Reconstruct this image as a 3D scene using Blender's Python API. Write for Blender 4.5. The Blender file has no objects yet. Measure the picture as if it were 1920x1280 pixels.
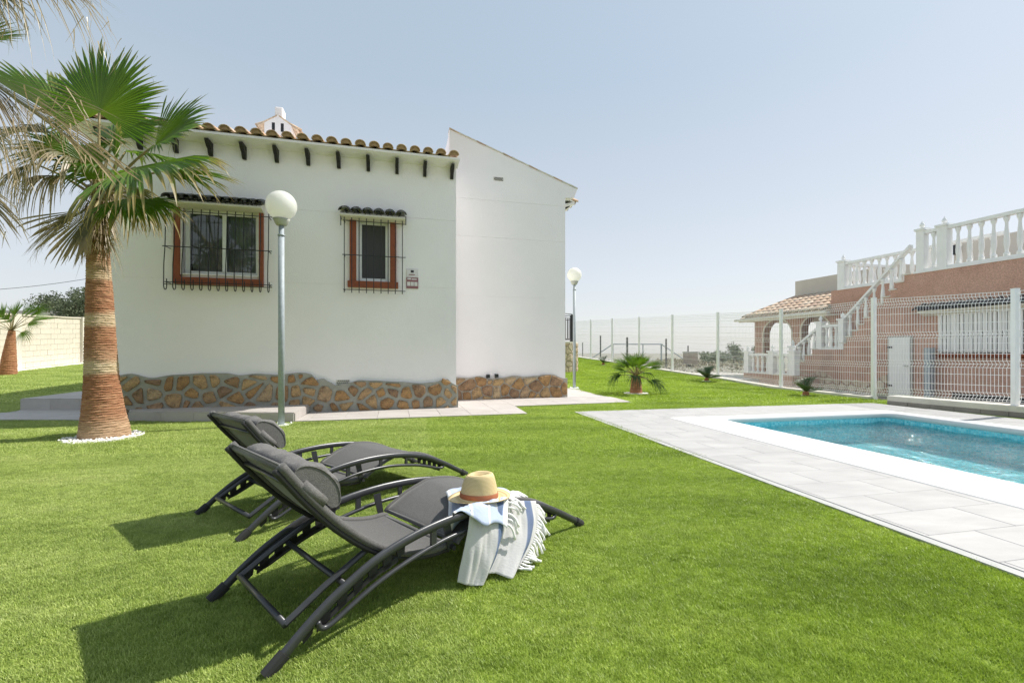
import bpy, math, random
from mathutils import Vector, Matrix, noise
random.seed(7)
R = math.radians
sc = bpy.context.scene
col = sc.collection

# ------------------------------------------------------------------ camera, sky, sun, exposure
cam_d = bpy.data.cameras.new('camera'); cam = bpy.data.objects.new('camera', cam_d); col.objects.link(cam)
cam.location = (0, 0, 0.95); cam.rotation_euler = (R(90), 0, 0)
cam_d.lens = 16.0; cam_d.sensor_width = 36.0; cam_d.shift_y = 20/1920.0
cam_d.clip_start = 0.05; cam_d.clip_end = 6000
sc.camera = cam

SUN_EL, SUN_AZ = 52.0, 22.0            # azimuth measured from +X towards +Y
world = bpy.data.worlds.new('World'); sc.world = world; world.use_nodes = True
wn = world.node_tree; bg = wn.nodes['Background']
sky = wn.nodes.new('ShaderNodeTexSky'); sky.sky_type = 'NISHITA'; sky.sun_disc = False
sky.sun_elevation = R(SUN_EL); sky.sun_rotation = R(90-SUN_AZ)
sky.altitude = 50; sky.air_density = 1.0; sky.dust_density = 2.0; sky.ozone_density = 1.4
# bright summer haze: a pale layer over the clear-sky model, thickest towards the horizon all the way round
tcw = wn.nodes.new('ShaderNodeTexCoord'); sxw = wn.nodes.new('ShaderNodeSeparateXYZ'); wn.links.new(tcw.outputs['Generated'], sxw.inputs[0])
rw = wn.nodes.new('ShaderNodeValToRGB'); ew = rw.color_ramp.elements
ew.new(0.33); ew.new(0.5)
for e_, (p_, c_) in zip(ew, ((0.0, (0.74, 0.745, 0.755)), (0.33, (0.55, 0.595, 0.635)), (0.5, (0.445, 0.535, 0.605)), (1.0, (0.40, 0.50, 0.59)))): e_.position = p_; e_.color = (*c_, 1)
wn.links.new(sxw.outputs[2], rw.inputs[0])
hm = wn.nodes.new('ShaderNodeVectorMath'); hm.operation = 'SCALE'; hm.inputs['Scale'].default_value = 2.62; wn.links.new(rw.outputs[0], hm.inputs[0])
nm = wn.nodes.new('ShaderNodeVectorMath'); nm.operation = 'SCALE'; nm.inputs['Scale'].default_value = 0.12; wn.links.new(sky.outputs[0], nm.inputs[0])
am = wn.nodes.new('ShaderNodeVectorMath'); am.operation = 'ADD'; wn.links.new(hm.outputs[0], am.inputs[0]); wn.links.new(nm.outputs[0], am.inputs[1])
wn.links.new(am.outputs[0], bg.inputs[0]); bg.inputs[1].default_value = 0.15
sun_d = bpy.data.lights.new('sun', 'SUN'); sun = bpy.data.objects.new('sun', sun_d); col.objects.link(sun)
sun_d.energy = 2.6; sun_d.angle = R(0.6); sun_d.color = (1.0, 0.955, 0.88)
sv = Vector((math.cos(R(SUN_EL))*math.cos(R(SUN_AZ)), math.cos(R(SUN_EL))*math.sin(R(SUN_AZ)), math.sin(R(SUN_EL))))
sun.rotation_euler = sv.to_track_quat('Z', 'Y').to_euler(); sun.location = sv*30
vs = sc.view_settings
vs.view_transform = 'Standard'; vs.look = 'None'; vs.gamma = 1.0; vs.use_curve_mapping = False; vs.exposure = 1.22
sc.cycles.max_bounces = 8; sc.cycles.transparent_max_bounces = 24; sc.cycles.use_denoising = True
sc.cycles.caustics_reflective = False; sc.cycles.caustics_refractive = False
sc.cycles.sample_clamp_indirect = 6

# ------------------------------------------------------------------ measuring frames
F, H, HY = 853.3, 0.95, 660.0
def at(px, py, Y):                      # photo measurement -> point at depth Y
    return Vector(((px-960)/F*Y, Y, H-(py-HY)*Y/F))
def frame(o, u, v):
    def f(a, b, z=0.0): return Vector((o[0]+u[0]*a+v[0]*b, o[1]+u[1]*a+v[1]*b, z))
    return f
def inv(o, u, v, x, y):
    dx, dy = x-o[0], y-o[1]; return (dx*u[0]+dy*u[1], dx*v[0]+dy*v[1])
HO, HU, HV = (-0.95, 7.72), (0.968, 0.251), (-0.251, 0.968)      # the white house: a right, b back
Hp = frame(HO, HU, HV)
PO, PU, PV = (2.84, 6.28), (0.977, 0.213), (0.213, -0.977)        # the pool: u right, v towards us
Pp = frame(PO, PU, PV)
NU, NV = (-0.258, 0.966), (0.966, 0.258)                          # neighbour: t away, k right
Np = frame((0, 0), NU, NV)
def ha(px):                              # photo column -> a on the house front
    r = (px-960)/F; return (7.72*r+0.95)/(0.968-0.251*r)
def hz(px, py): return H-(py-HY)*(7.72+0.251*ha(px))/F
def npk(px, py, k):                      # photo point on the neighbour plane k -> (t, k, z)
    r = (px-960)/F
    # X = NU0 t + NV0 k ; Y = NU1 t + NV1 k ; X = r Y
    t = (NV[0]-r*NV[1])*k/(r*NU[1]-NU[0]); Y = NU[1]*t+NV[1]*k
    return t, k, H-(py-HY)*Y/F
def zlawn(x, y):
    e = max(0.0, y-11.3+2.3*min(1, max(0, -x/8)))
    return 0.047*e*min(1, e/2.0)
def inpoly(x, y, P):
    c = False; j = len(P)-1
    for i in range(len(P)):
        if (P[i][1] > y) != (P[j][1] > y) and x < (P[j][0]-P[i][0])*(y-P[i][1])/(P[j][1]-P[i][1])+P[i][0]: c = not c
        j = i
    return c

# ------------------------------------------------------------------ materials
class NT:
    def __init__(s, name):
        s.m = bpy.data.materials.new(name); s.m.use_nodes = True; s.t = s.m.node_tree
        s.b = s.t.nodes['Principled BSDF']; s.out = s.t.nodes['Material Output']
    def n(s, typ, **k):
        x = s.t.nodes.new(typ)
        for a, v in k.items(): setattr(x, a, v)
        return x
    def l(s, a, b): s.t.links.new(a, b)
    def noise(s, scale, detail=4, co=None, rough=0.55):
        x = s.n('ShaderNodeTexNoise'); x.inputs['Scale'].default_value = scale; x.inputs['Detail'].default_value = detail
        x.inputs['Roughness'].default_value = rough
        if co is not None: s.l(co, x.inputs['Vector'])
        return x
    def ramp(s, fac, stops):
        x = s.n('ShaderNodeValToRGB'); e = x.color_ramp.elements
        while len(e) < len(stops): e.new(0.5)
        for i, (p, c) in enumerate(stops): e[i].position = p; e[i].color = (*c, 1)
        s.l(fac, x.inputs[0]); return x
    def mixc(s, fac, a, b, mode='MIX'):
        x = s.n('ShaderNodeMix', data_type='RGBA', blend_type=mode)
        if isinstance(fac, (int, float)): x.inputs[0].default_value = fac
        else: s.l(fac, x.inputs[0])
        for v, i in ((a, 6), (b, 7)):
            if isinstance(v, tuple): x.inputs[i].default_value = (*v, 1)
            else: s.l(v, x.inputs[i])
        return x.outputs[2]
    def bump(s, h, strength=0.3, dist=0.01):
        x = s.n('ShaderNodeBump'); x.inputs['Strength'].default_value = strength; x.inputs['Distance'].default_value = dist
        s.l(h, x.inputs['Height']); s.l(x.outputs[0], s.b.inputs['Normal']); return x
def simple(name, c, rough=0.7, var=0.12, scale=8, bump=0.0, bscale=60, metal=0.0, spec=0.5, objvar=0.0, co='Object'):
    q = NT(name); tc = q.n('ShaderNodeTexCoord').outputs[co]
    nz = q.noise(scale, 5, tc)
    lo = tuple(x*(1-var) for x in c); hi = tuple(min(1, x*(1+var)) for x in c)
    o = q.ramp(nz.outputs[0], [(0.3, lo), (0.7, hi)]).outputs[0]
    if objvar:
        oi = q.n('ShaderNodeObjectInfo'); r2 = q.ramp(oi.outputs['Random'], [(0, (1-objvar,)*3), (1, (1,)*3)])
        o = q.mixc(1.0, o, r2.outputs[0], 'MULTIPLY')
    q.l(o, q.b.inputs['Base Color']); q.b.inputs['Roughness'].default_value = rough
    q.b.inputs['Metallic'].default_value = metal; q.b.inputs['Specular IOR Level'].default_value = spec
    if bump: q.bump(q.noise(bscale, 6, tc).outputs[0], bump, 0.01)
    return q.m
M = {}
M['plaster'] = simple('white_render', (0.905, 0.865, 0.868), 0.9, 0.03, 0.9, 0.45, 55)
M['cream'] = simple('cream_paint', (0.72, 0.68, 0.58), 0.8, 0.04)
M['terracotta_paint'] = simple('terracotta_paint', (0.27, 0.072, 0.030), 0.7, 0.15, 20, 0.1)
M['white_paint'] = simple('white_paint', (0.80, 0.80, 0.79), 0.45, 0.03)
M['white_metal'] = simple('white_coated_steel', (0.88, 0.88, 0.88), 0.4, 0.03)
M['black_iron'] = simple('black_iron', (0.018, 0.019, 0.022), 0.5, 0.2)
M['black_wood'] = simple('black_stained_wood', (0.014, 0.013, 0.012), 0.6, 0.3, 15, 0.2)
M['galv'] = simple('galvanised_steel', (0.33, 0.375, 0.405), 0.55, 0.12, 25, 0.05, 60, metal=0.0)
M['lounge_frame'] = simple('anthracite_aluminium', (0.058, 0.060, 0.064), 0.33, 0.1, 30, 0.03, 200, metal=0.35)
M['mortar_grey'] = simple('grey_green_mortar', (0.345, 0.34, 0.295), 0.95, 0.15, 9, 0.5, 60)
M['mortar_pale'] = simple('pale_mortar', (0.42, 0.38, 0.32), 0.95, 0.15, 9, 0.5, 60)
M['grout'] = simple('grout', (0.40, 0.39, 0.38), 0.95, 0.06)
M['drain'] = simple('drain_strip', (0.42, 0.42, 0.41), 0.8, 0.08)
M['coping'] = simple('white_coping', (0.70, 0.69, 0.675), 0.7, 0.02, 3, 0.15, 120)
M['concrete'] = simple('concrete', (0.42, 0.40, 0.37), 0.9, 0.12, 4, 0.3, 60)
M['kerb'] = simple('kerb_concrete', (0.66, 0.63, 0.56), 0.9, 0.08, 5, 0.2)
M['riser'] = simple('grey_riser_tile', (0.30, 0.27, 0.25), 0.8, 0.12, 5, 0.1, objvar=0.15)
M['pipe_black'] = simple('black_plastic', (0.012, 0.012, 0.013), 0.4)
M['dark_tile'] = simple('dark_grey_tile', (0.075, 0.073, 0.078), 0.55, 0.35, 14, 0.3, objvar=0.35)
M['beige_block'] = simple('beige_split_block', (0.60, 0.545, 0.46), 0.95, 0.07, 6, 0.6, 40, objvar=0.07)
M['beige_wall'] = simple('beige_render', (0.60, 0.555, 0.49), 0.95, 0.05, 2, 0.2)
M['pebble'] = simple('white_pebble', (0.80, 0.79, 0.76), 0.8, 0.08, 40)
M['globe'] = None
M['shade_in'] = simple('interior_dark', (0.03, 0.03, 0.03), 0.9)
M['curtain'] = simple('grey_curtain', (0.50, 0.52, 0.56), 0.9, 0.12, 3, 0.1, 30)
M['curtain_dark'] = simple('dark_blind', (0.05, 0.05, 0.052), 0.9, 0.08, 3)
M['sign_red'] = simple('faded_red_print', (0.30, 0.13, 0.145), 0.6)
M['sign_white'] = simple('sign_white', (0.74, 0.70, 0.70), 0.5)
M['screen'] = simple('insect_screen', (0.055, 0.054, 0.056), 0.7, 0.1, 300)
M['rope'] = simple('white_cotton', (0.88, 0.87, 0.85), 0.95, 0.05)
M['plug'] = simple('clay_mortar', (0.36, 0.24, 0.14), 0.95, 0.25, 25, 0.4)
M['collar'] = simple('grey_globe_collar', (0.42, 0.43, 0.38), 0.6)
M['black_cap'] = simple('black_rubber', (0.02, 0.02, 0.02), 0.7)
M['rust_tank'] = simple('brown_block_hut', (0.40, 0.31, 0.26), 0.9, 0.2, 3)
M['road'] = simple('grey_road', (0.27, 0.26, 0.25), 0.95, 0.08)

def m_sling():
    q = NT('grey_textilene'); tc = q.n('ShaderNodeTexCoord').outputs['Object']
    w = q.noise(260, 2, tc); 
    o = q.ramp(w.outputs[0], [(0.35, (0.085, 0.082, 0.078)), (0.65, (0.16, 0.155, 0.148))]).outputs[0]
    q.l(o, q.b.inputs['Base Color']); q.b.inputs['Roughness'].default_value = 0.75
    q.b.inputs['Sheen Weight'].default_value = 0.2
    q.bump(w.outputs[0], 0.25, 0.002)
    tl = q.n('ShaderNodeBsdfTranslucent'); tl.inputs[0].default_value = (0.10, 0.105, 0.06, 1)
    mx = q.n('ShaderNodeMixShader'); mx.inputs[0].default_value = 0.22
    q.l(q.b.outputs[0], mx.inputs[1]); q.l(tl.outputs[0], mx.inputs[2]); q.l(mx.outputs[0], q.out.inputs[0])
    return q.m
M['sling'] = m_sling()
M['pillow'] = simple('grey_pillow_fabric', (0.135, 0.13, 0.125), 0.9, 0.2, 120, 0.35, 250)

def m_stone():
    q = NT('rusty_slate_stone'); tc = q.n('ShaderNodeTexCoord').outputs['Object']; oi = q.n('ShaderNodeObjectInfo')
    base = q.ramp(oi.outputs['Random'], [(0, (0.31, 0.18, 0.085)), (0.25, (0.40, 0.24, 0.105)), (0.45, (0.25, 0.16, 0.10)), (0.65, (0.46, 0.31, 0.155)), (0.85, (0.33, 0.21, 0.125)), (1, (0.50, 0.38, 0.23))]).outputs[0]
    sp = q.n('ShaderNodeVectorMath', operation='SCALE'); q.l(tc, sp.inputs[0]); sp.inputs['Scale'].default_value = 1
    nz = q.noise(11, 6, tc, 0.7)
    f = q.ramp(nz.outputs[0], [(0.34, (0.42, 0.38, 0.38)), (0.5, (1, 1, 1)), (0.66, (1.35, 1.3, 1.2))]).outputs[0]
    o = q.mixc(1.0, base, f, 'MULTIPLY'); q.l(o, q.b.inputs['Base Color']); q.b.inputs['Roughness'].default_value = 0.85
    q.bump(q.noise(22, 6, tc, 0.7).outputs[0], 0.8, 0.03); return q.m
M['stone'] = m_stone()
def m_rubble():
    q = NT('beige_rubble'); tc = q.n('ShaderNodeTexCoord').outputs['Object']; oi = q.n('ShaderNodeObjectInfo')
    base = q.ramp(oi.outputs['Random'], [(0, (0.50, 0.38, 0.26)), (0.4, (0.62, 0.52, 0.40)), (0.7, (0.40, 0.28, 0.18)), (1, (0.66, 0.58, 0.46))]).outputs[0]
    q.l(q.mixc(0.35, base, q.ramp(q.noise(14, 5, tc).outputs[0], [(0.3, (0.3, 0.22, 0.15)), (0.7, (0.75, 0.68, 0.55))]).outputs[0]), q.b.inputs['Base Color'])
    q.b.inputs['Roughness'].default_value = 0.9; q.bump(q.noise(20, 6, tc).outputs[0], 0.7, 0.03); return q.m
M['rubble'] = m_rubble()
def m_pave(name, c1, c2, ov):
    q = NT(name); g = q.n('ShaderNodeNewGeometry').outputs['Position']; oi = q.n('ShaderNodeObjectInfo')
    mp = q.n('ShaderNodeMapping'); q.l(g, mp.inputs[0]); mp.inputs['Rotation'].default_value = (0, 0, R(-12)); mp.inputs['Scale'].default_value = (1.0, 2.6, 1)
    add = q.n('ShaderNodeVectorMath', operation='ADD'); q.l(mp.outputs[0], add.inputs[0]); q.l(oi.outputs['Random'], add.inputs[1])
    nz = q.noise(2.2, 7, add.outputs[0], 0.62)
    o = q.ramp(nz.outputs[0], [(0.3, c1), (0.7, c2)]).outputs[0]
    r2 = q.ramp(oi.outputs['Random'], [(0, (1-ov,)*3), (1, (1,)*3)])
    q.l(q.mixc(1.0, o, r2.outputs[0], 'MULTIPLY'), q.b.inputs['Base Color']); q.b.inputs['Roughness'].default_value = 0.62
    q.bump(q.noise(60, 5, g).outputs[0], 0.15, 0.004); return q.m
M['pave'] = m_pave('pale_grey_porcelain', (0.355, 0.345, 0.34), (0.455, 0.445, 0.435), 0.04)
M['pave_warm'] = m_pave('warm_grey_porcelain', (0.42, 0.385, 0.36), (0.52, 0.485, 0.46), 0.06)
def m_rooftile(name, stops, ov):
    q = NT(name); tc = q.n('ShaderNodeTexCoord').outputs['Object']; oi = q.n('ShaderNodeObjectInfo')
    base = q.ramp(oi.outputs['Random'], stops).outputs[0]
    f = q.ramp(q.noise(7, 6, tc, 0.65).outputs[0], [(0.35, (0.6, 0.58, 0.56)), (0.6, (1.1, 1.08, 1.05))]).outputs[0]
    q.l(q.mixc(1.0, base, f, 'MULTIPLY'), q.b.inputs['Base Color']); q.b.inputs['Roughness'].default_value = 0.9
    q.bump(q.noise(40, 4, tc).outputs[0], 0.3, 0.01); return q.m
M['roof_tile'] = m_rooftile('aged_clay_tile', [(0, (0.56, 0.38, 0.25)), (0.4, (0.66, 0.50, 0.35)), (0.7, (0.50, 0.34, 0.25)), (1, (0.72, 0.58, 0.44))], 0)
M['roof_tile_pale'] = m_rooftile('pale_clay_tile', [(0, (0.55, 0.38, 0.27)), (0.5, (0.68, 0.55, 0.42)), (0.8, (0.50, 0.36, 0.28)), (1, (0.74, 0.64, 0.52))], 0)
def m_brick_stucco():
    q = NT('brick_red_stucco'); g = q.n('ShaderNodeTexCoord').outputs['Object']
    a = q.ramp(q.noise(1.1, 6, g, 0.6).outputs[0], [(0.3, (0.39, 0.235, 0.18)), (0.5, (0.54, 0.335, 0.26)), (0.72, (0.60, 0.385, 0.305))]).outputs[0]
    b = q.ramp(q.noise(45, 3, g, 0.6).outputs[0], [(0.35, (0.75, 0.74, 0.73)), (0.65, (1.12, 1.1, 1.1))]).outputs[0]
    q.l(q.mixc(1, a, b, 'MULTIPLY'), q.b.inputs['Base Color']); q.b.inputs['Roughness'].default_value = 0.95
    q.bump(q.noise(70, 4, g).outputs[0], 0.5, 0.01); return q.m
M['stucco'] = m_brick_stucco()
def m_mosaic():
    q = NT('pool_mosaic'); tc = q.n('ShaderNodeTexCoord').outputs['UV']
    br = q.n('ShaderNodeTexBrick'); br.offset = 0; q.l(tc, br.inputs['Vector'])
    br.inputs['Scale'].default_value = 1; br.inputs['Brick Width'].default_value = 0.027; br.inputs['Row Height'].default_value = 0.027
    br.inputs['Mortar Size'].default_value = 0.0016
    br.inputs['Color1'].default_value = (0.34, 0.82, 0.88, 1); br.inputs['Color2'].default_value = (0.06, 0.56, 0.68, 1); br.inputs['Mortar'].default_value = (0.35, 0.6, 0.66, 1)
    q.l(br.outputs[0], q.b.inputs['Base Color']); q.b.inputs['Roughness'].default_value = 0.25; return q.m
M['mosaic'] = m_mosaic()
def m_water():
    q = NT('pool_water'); g = q.n('ShaderNodeNewGeometry').outputs['Position']
    mp = q.n('ShaderNodeMapping'); q.l(g, mp.inputs[0]); mp.inputs['Scale'].default_value = (0.75, 1.35, 1); mp.inputs['Rotation'].default_value = (0, 0, R(12))
    n1 = q.noise(5.5, 3, mp.outputs[0], 0.6); n2 = q.noise(19, 3, mp.outputs[0], 0.6)
    n1.inputs['Distortion'].default_value = 1.2
    ad = q.n('ShaderNodeMath', operation='MULTIPLY_ADD'); q.l(n2.outputs[0], ad.inputs[0]); ad.inputs[1].default_value = 0.28; q.l(n1.outputs[0], ad.inputs[2])
    bp = q.n('ShaderNodeBump'); bp.inputs['Strength'].default_value = 1.0; bp.inputs['Distance'].default_value = 0.05; q.l(ad.outputs[0], bp.inputs['Height'])
    fr = q.n('ShaderNodeFresnel'); fr.inputs[0].default_value = 1.33; q.l(bp.outputs[0], fr.inputs[1])
    tr = q.n('ShaderNodeBsdfTransparent'); tr.inputs[0].default_value = (0.93, 1.0, 1.0, 1)
    rf = q.n('ShaderNodeBsdfRefraction'); rf.inputs[0].default_value = (0.93, 1.0, 1.0, 1); rf.inputs['IOR'].default_value = 1.33; rf.inputs['Roughness'].default_value = 0.0; q.l(bp.outputs[0], rf.inputs['Normal'])
    m0 = q.n('ShaderNodeMixShader'); m0.inputs[0].default_value = 0.15; q.l(tr.outputs[0], m0.inputs[1]); q.l(rf.outputs[0], m0.inputs[2])
    gl = q.n('ShaderNodeBsdfGlossy'); gl.inputs['Roughness'].default_value = 0.04; q.l(bp.outputs[0], gl.inputs['Normal'])
    m1 = q.n('ShaderNodeMixShader'); q.l(fr.outputs[0], m1.inputs[0]); q.l(m0.outputs[0], m1.inputs[1]); q.l(gl.outputs[0], m1.inputs[2])
    q.l(m1.outputs[0], q.out.inputs[0]); return q.m
M['water'] = m_water()
def m_glass():
    q = NT('window_glass'); fr = q.n('ShaderNodeFresnel'); fr.inputs[0].default_value = 1.5
    tr = q.n('ShaderNodeBsdfTransparent'); tr.inputs[0].default_value = (0.78, 0.80, 0.80, 1)
    gl = q.n('ShaderNodeBsdfGlossy'); gl.inputs['Roughness'].default_value = 0.01
    ad = q.n('ShaderNodeMath', operation='MULTIPLY_ADD'); q.l(fr.outputs[0], ad.inputs[0]); ad.inputs[1].default_value = 0.9; ad.inputs[2].default_value = 0.02
    m1 = q.n('ShaderNodeMixShader'); q.l(ad.outputs[0], m1.inputs[0]); q.l(tr.outputs[0], m1.inputs[1]); q.l(gl.outputs[0], m1.inputs[2])
    q.l(m1.outputs[0], q.out.inputs[0]); return q.m
M['glass'] = m_glass()
def m_globe():
    q = NT('opal_globe'); q.b.inputs['Base Color'].default_value = (0.92, 0.92, 0.89, 1); q.b.inputs['Roughness'].default_value = 0.35; q.b.inputs['Specular IOR Level'].default_value = 0.3
    tl = q.n('ShaderNodeBsdfTranslucent'); tl.inputs[0].default_value = (0.9, 0.9, 0.86, 1)
    mx = q.n('ShaderNodeMixShader'); mx.inputs[0].default_value = 0.5
    q.l(q.b.outputs[0], mx.inputs[1]); q.l(tl.outputs[0], mx.inputs[2]); q.l(mx.outputs[0], q.out.inputs[0]); return q.m
M['globe'] = m_globe()
def m_leaf(name, c_in, c_out, tip, tipstart=0.82, trans=0.35):
    q = NT(name); at_ = q.n('ShaderNodeAttribute', attribute_name='rad'); tc = q.n('ShaderNodeTexCoord').outputs['Object']
    nz = q.noise(9, 4, tc)
    ad = q.n('ShaderNodeMath', operation='MULTIPLY_ADD'); q.l(nz.outputs[0], ad.inputs[0]); ad.inputs[1].default_value = 0.35
    sb = q.n('ShaderNodeMath', operation='SUBTRACT'); q.l(at_.outputs['Fac'], sb.inputs[0]); sb.inputs[1].default_value = 0.17; q.l(sb.outputs[0], ad.inputs[2])
    c = q.ramp(ad.outputs[0], [(0.0, c_in), (tipstart-0.15, c_out), (tipstart, tip), (1.0, tuple(x*1.1 for x in tip))]).outputs[0]
    q.l(c, q.b.inputs['Base Color']); q.b.inputs['Roughness'].default_value = 0.42
    tl = q.n('ShaderNodeBsdfTranslucent'); cc = q.mixc(1, c, (1.3, 1.5, 0.6), 'MULTIPLY'); q.l(cc, tl.inputs[0])
    mx = q.n('ShaderNodeMixShader'); mx.inputs[0].default_value = trans
    q.l(q.b.outputs[0], mx.inputs[1]); q.l(tl.outputs[0], mx.inputs[2]); q.l(mx.outputs[0], q.out.inputs[0]); return q.m
M['leaf'] = m_leaf('palm_green', (0.17, 0.25, 0.03), (0.075, 0.15, 0.016), (0.20, 0.21, 0.09), 0.90)
M['leaf_lime'] = m_leaf('palm_green_yellow_tips', (0.17, 0.25, 0.03), (0.085, 0.16, 0.018), (0.28, 0.22, 0.09), 0.86)
M['leaf_dry'] = m_leaf('palm_dry', (0.17, 0.145, 0.07), (0.19, 0.145, 0.08), (0.33, 0.26, 0.17), 0.65, 0.2)
M['leaf_olive'] = m_leaf('palm_olive_dry', (0.12, 0.12, 0.04), (0.14, 0.13, 0.055), (0.32, 0.25, 0.15), 0.70, 0.25)
M['leaf_dark'] = m_leaf('cycad_green', (0.05, 0.09, 0.02), (0.03, 0.07, 0.015), (0.05, 0.09, 0.02), 0.95, 0.2)
M['petiole'] = simple('palm_petiole', (0.26, 0.21, 0.09), 0.6, 0.2, 12)
def m_trunk(name, bands):
    q = NT(name); tc = q.n('ShaderNodeTexCoord').outputs['Object']
    sx = q.n('ShaderNodeSeparateXYZ'); q.l(tc, sx.inputs[0])
    mp = q.n('ShaderNodeMapping'); q.l(tc, mp.inputs[0]); mp.inputs['Scale'].default_value = (3, 3, 42)
    fib = q.noise(2.4, 8, mp.outputs[0], 0.75)
    mp2 = q.n('ShaderNodeMapping'); q.l(tc, mp2.inputs[0]); mp2.inputs['Scale'].default_value = (1.2, 1.2, 9)
    big = q.noise(1.2, 5, mp2.outputs[0], 0.65)
    rust = q.ramp(fib.outputs[0], [(0.33, (0.09, 0.036, 0.018)), (0.5, (0.36, 0.155, 0.075)), (0.70, (0.58, 0.35, 0.20))]).outputs[0]
    pale = q.ramp(fib.outputs[0], [(0.34, (0.42, 0.30, 0.17)), (0.55, (0.66, 0.55, 0.37)), (0.7, (0.76, 0.68, 0.50))]).outputs[0]
    dv = q.n('ShaderNodeMath', operation='MULTIPLY_ADD'); q.l(big.outputs[0], dv.inputs[0]); dv.inputs[1].default_value = 0.22
    q.l(sx.outputs[2], dv.inputs[2])
    sub = q.n('ShaderNodeMath', operation='MULTIPLY_ADD'); q.l(dv.outputs[0], sub.inputs[0]); sub.inputs[1].default_value = 1/3.0; sub.inputs[2].default_value = -0.036
    bn = q.ramp(sub.outputs[0], bands); bn.color_ramp.interpolation = 'LINEAR'
    c = q.mixc(bn.outputs[0], rust, pale); q.l(c, q.b.inputs['Base Color']); q.b.inputs['Roughness'].default_value = 0.95
    q.bump(fib.outputs[0], 0.9, 0.02); return q.m
W1, K0, Kh = (0.8,)*3, (0, 0, 0), (0.3,)*3
M['trunk'] = m_trunk('palm_trunk_fibre', [(0.0, (0.50,)*3), (0.055, (0.35,)*3), (0.09, (0.08,)*3), (0.225, K0), (0.24, W1), (0.275, (0.9,)*3), (0.29, Kh), (0.36, K0), (0.41, (0.1,)*3), (0.425, W1), (0.455, W1), (0.47, K0), (0.575, (0.1,)*3), (0.60, (0.75,)*3), (0.66, (0.2,)*3), (0.8, (0.5,)*3)])
M['trunk_small'] = m_trunk('small_palm_trunk', [(0.0, K0), (1, K0)])
def m_grass(name, tipc, rootc, blades=True):
    q = NT(name); g = q.n('ShaderNodeNewGeometry').outputs['Position']
    sx = q.n('ShaderNodeSeparateXYZ'); q.l(g, sx.inputs[0])
    # how the pile catches the light, put into the colour: paler left, greener right
    mr = q.n('ShaderNodeMapRange'); q.l(sx.outputs[0], mr.inputs[0]); mr.inputs[1].default_value = -2.2; mr.inputs[2].default_value = 2.2
    du = q.n('ShaderNodeVectorMath', operation='DOT_PRODUCT'); q.l(g, du.inputs[0]); du.inputs[1].default_value = (0.977, 0.213, 0)
    st_ = q.n('ShaderNodeMapRange'); q.l(du.outputs['Value'], st_.inputs[0]); st_.inputs[1].default_value = 0.15; st_.inputs[2].default_value = 0.21
    hf_ = q.n('ShaderNodeMath', operation='MULTIPLY_ADD'); q.l(st_.outputs[0], hf_.inputs[0]); hf_.inputs[1].default_value = 0.30
    h2_ = q.n('ShaderNodeMath', operation='MULTIPLY'); q.l(mr.outputs[0], h2_.inputs[0]); h2_.inputs[1].default_value = 0.70; q.l(h2_.outputs[0], hf_.inputs[2])
    # rolls 2 m wide, each tinted as if light fell differently on its pile
    sn = q.n('ShaderNodeMath', operation='SNAP'); q.l(du.outputs['Value'], sn.inputs[0]); sn.inputs[1].default_value = 2.0
    wnz = q.n('ShaderNodeTexWhiteNoise', noise_dimensions='1D'); q.l(sn.outputs[0], wnz.inputs['W'])
    a = q.mixc(hf_.outputs[0], (0.45, 0.55, 0.140), (0.335, 0.47, 0.036))
    mp = q.n('ShaderNodeMapping'); q.l(g, mp.inputs[0]); mp.inputs['Rotation'].default_value = (0, 0, R(-20)); mp.inputs['Scale'].default_value = (0.55, 1.7, 1)
    n1 = q.noise(1.3, 5, mp.outputs[0], 0.62)
    v = q.ramp(n1.outputs[0], [(0.30, (0.70, 0.74, 0.64)), (0.5, (1, 1, 1)), (0.70, (1.24, 1.15, 1.50))]).outputs[0]
    rv_ = q.ramp(wnz.outputs[0], [(0, (0.95, 0.96, 0.93)), (1, (1.04, 1.03, 1.08))]).outputs[0]
    a = q.mixc(1, a, rv_, 'MULTIPLY')
    c = q.mixc(1, a, v, 'MULTIPLY')
    n3 = q.noise(14, 3, g, 0.6)
    v3 = q.ramp(n3.outputs[0], [(0.3, (0.80, 0.82, 0.78)), (0.7, (1.15, 1.12, 1.15))]).outputs[0]
    c = q.mixc(1, c, v3, 'MULTIPLY')
    if blades:
        at_ = q.n('ShaderNodeAttribute', attribute_name='rad'); oi = q.n('ShaderNodeAttribute', attribute_name='tone')
        v2 = q.ramp(oi.outputs['Fac'], [(0, (0.62, 0.70, 0.55)), (0.6, (1, 1, 1)), (1, (1.4, 1.3, 1.9))]).outputs[0]
        c = q.mixc(1, c, v2, 'MULTIPLY')
        tl = q.n('ShaderNodeBsdfTranslucent'); q.l(c, tl.inputs[0])
        mx = q.n('ShaderNodeMixShader'); mx.inputs[0].default_value = 0.4
        q.l(q.b.outputs[0], mx.inputs[1]); q.l(tl.outputs[0], mx.inputs[2]); q.l(mx.outputs[0], q.out.inputs[0])
        q.b.inputs['Roughness'].default_value = 0.42; q.b.inputs['Specular IOR Level'].default_value = 0.35
    else:
        n2 = q.noise(170, 4, g, 0.75)
        v2 = q.ramp(n2.outputs[0], [(0.3, (0.35, 0.4, 0.3)), (0.5, (0.6, 0.62, 0.5)), (0.7, (0.9, 0.85, 0.8))]).outputs[0]
        c = q.mixc(1, c, v2, 'MULTIPLY'); q.b.inputs['Roughness'].default_value = 0.85
        q.bump(n2.outputs[0], 0.6, 0.02)
    q.l(c, q.b.inputs['Base Color']); return q.m
M['blade'] = m_grass('turf_blade', None, None, True)
M['turf'] = m_grass('turf_backing', None, None, False)
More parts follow.
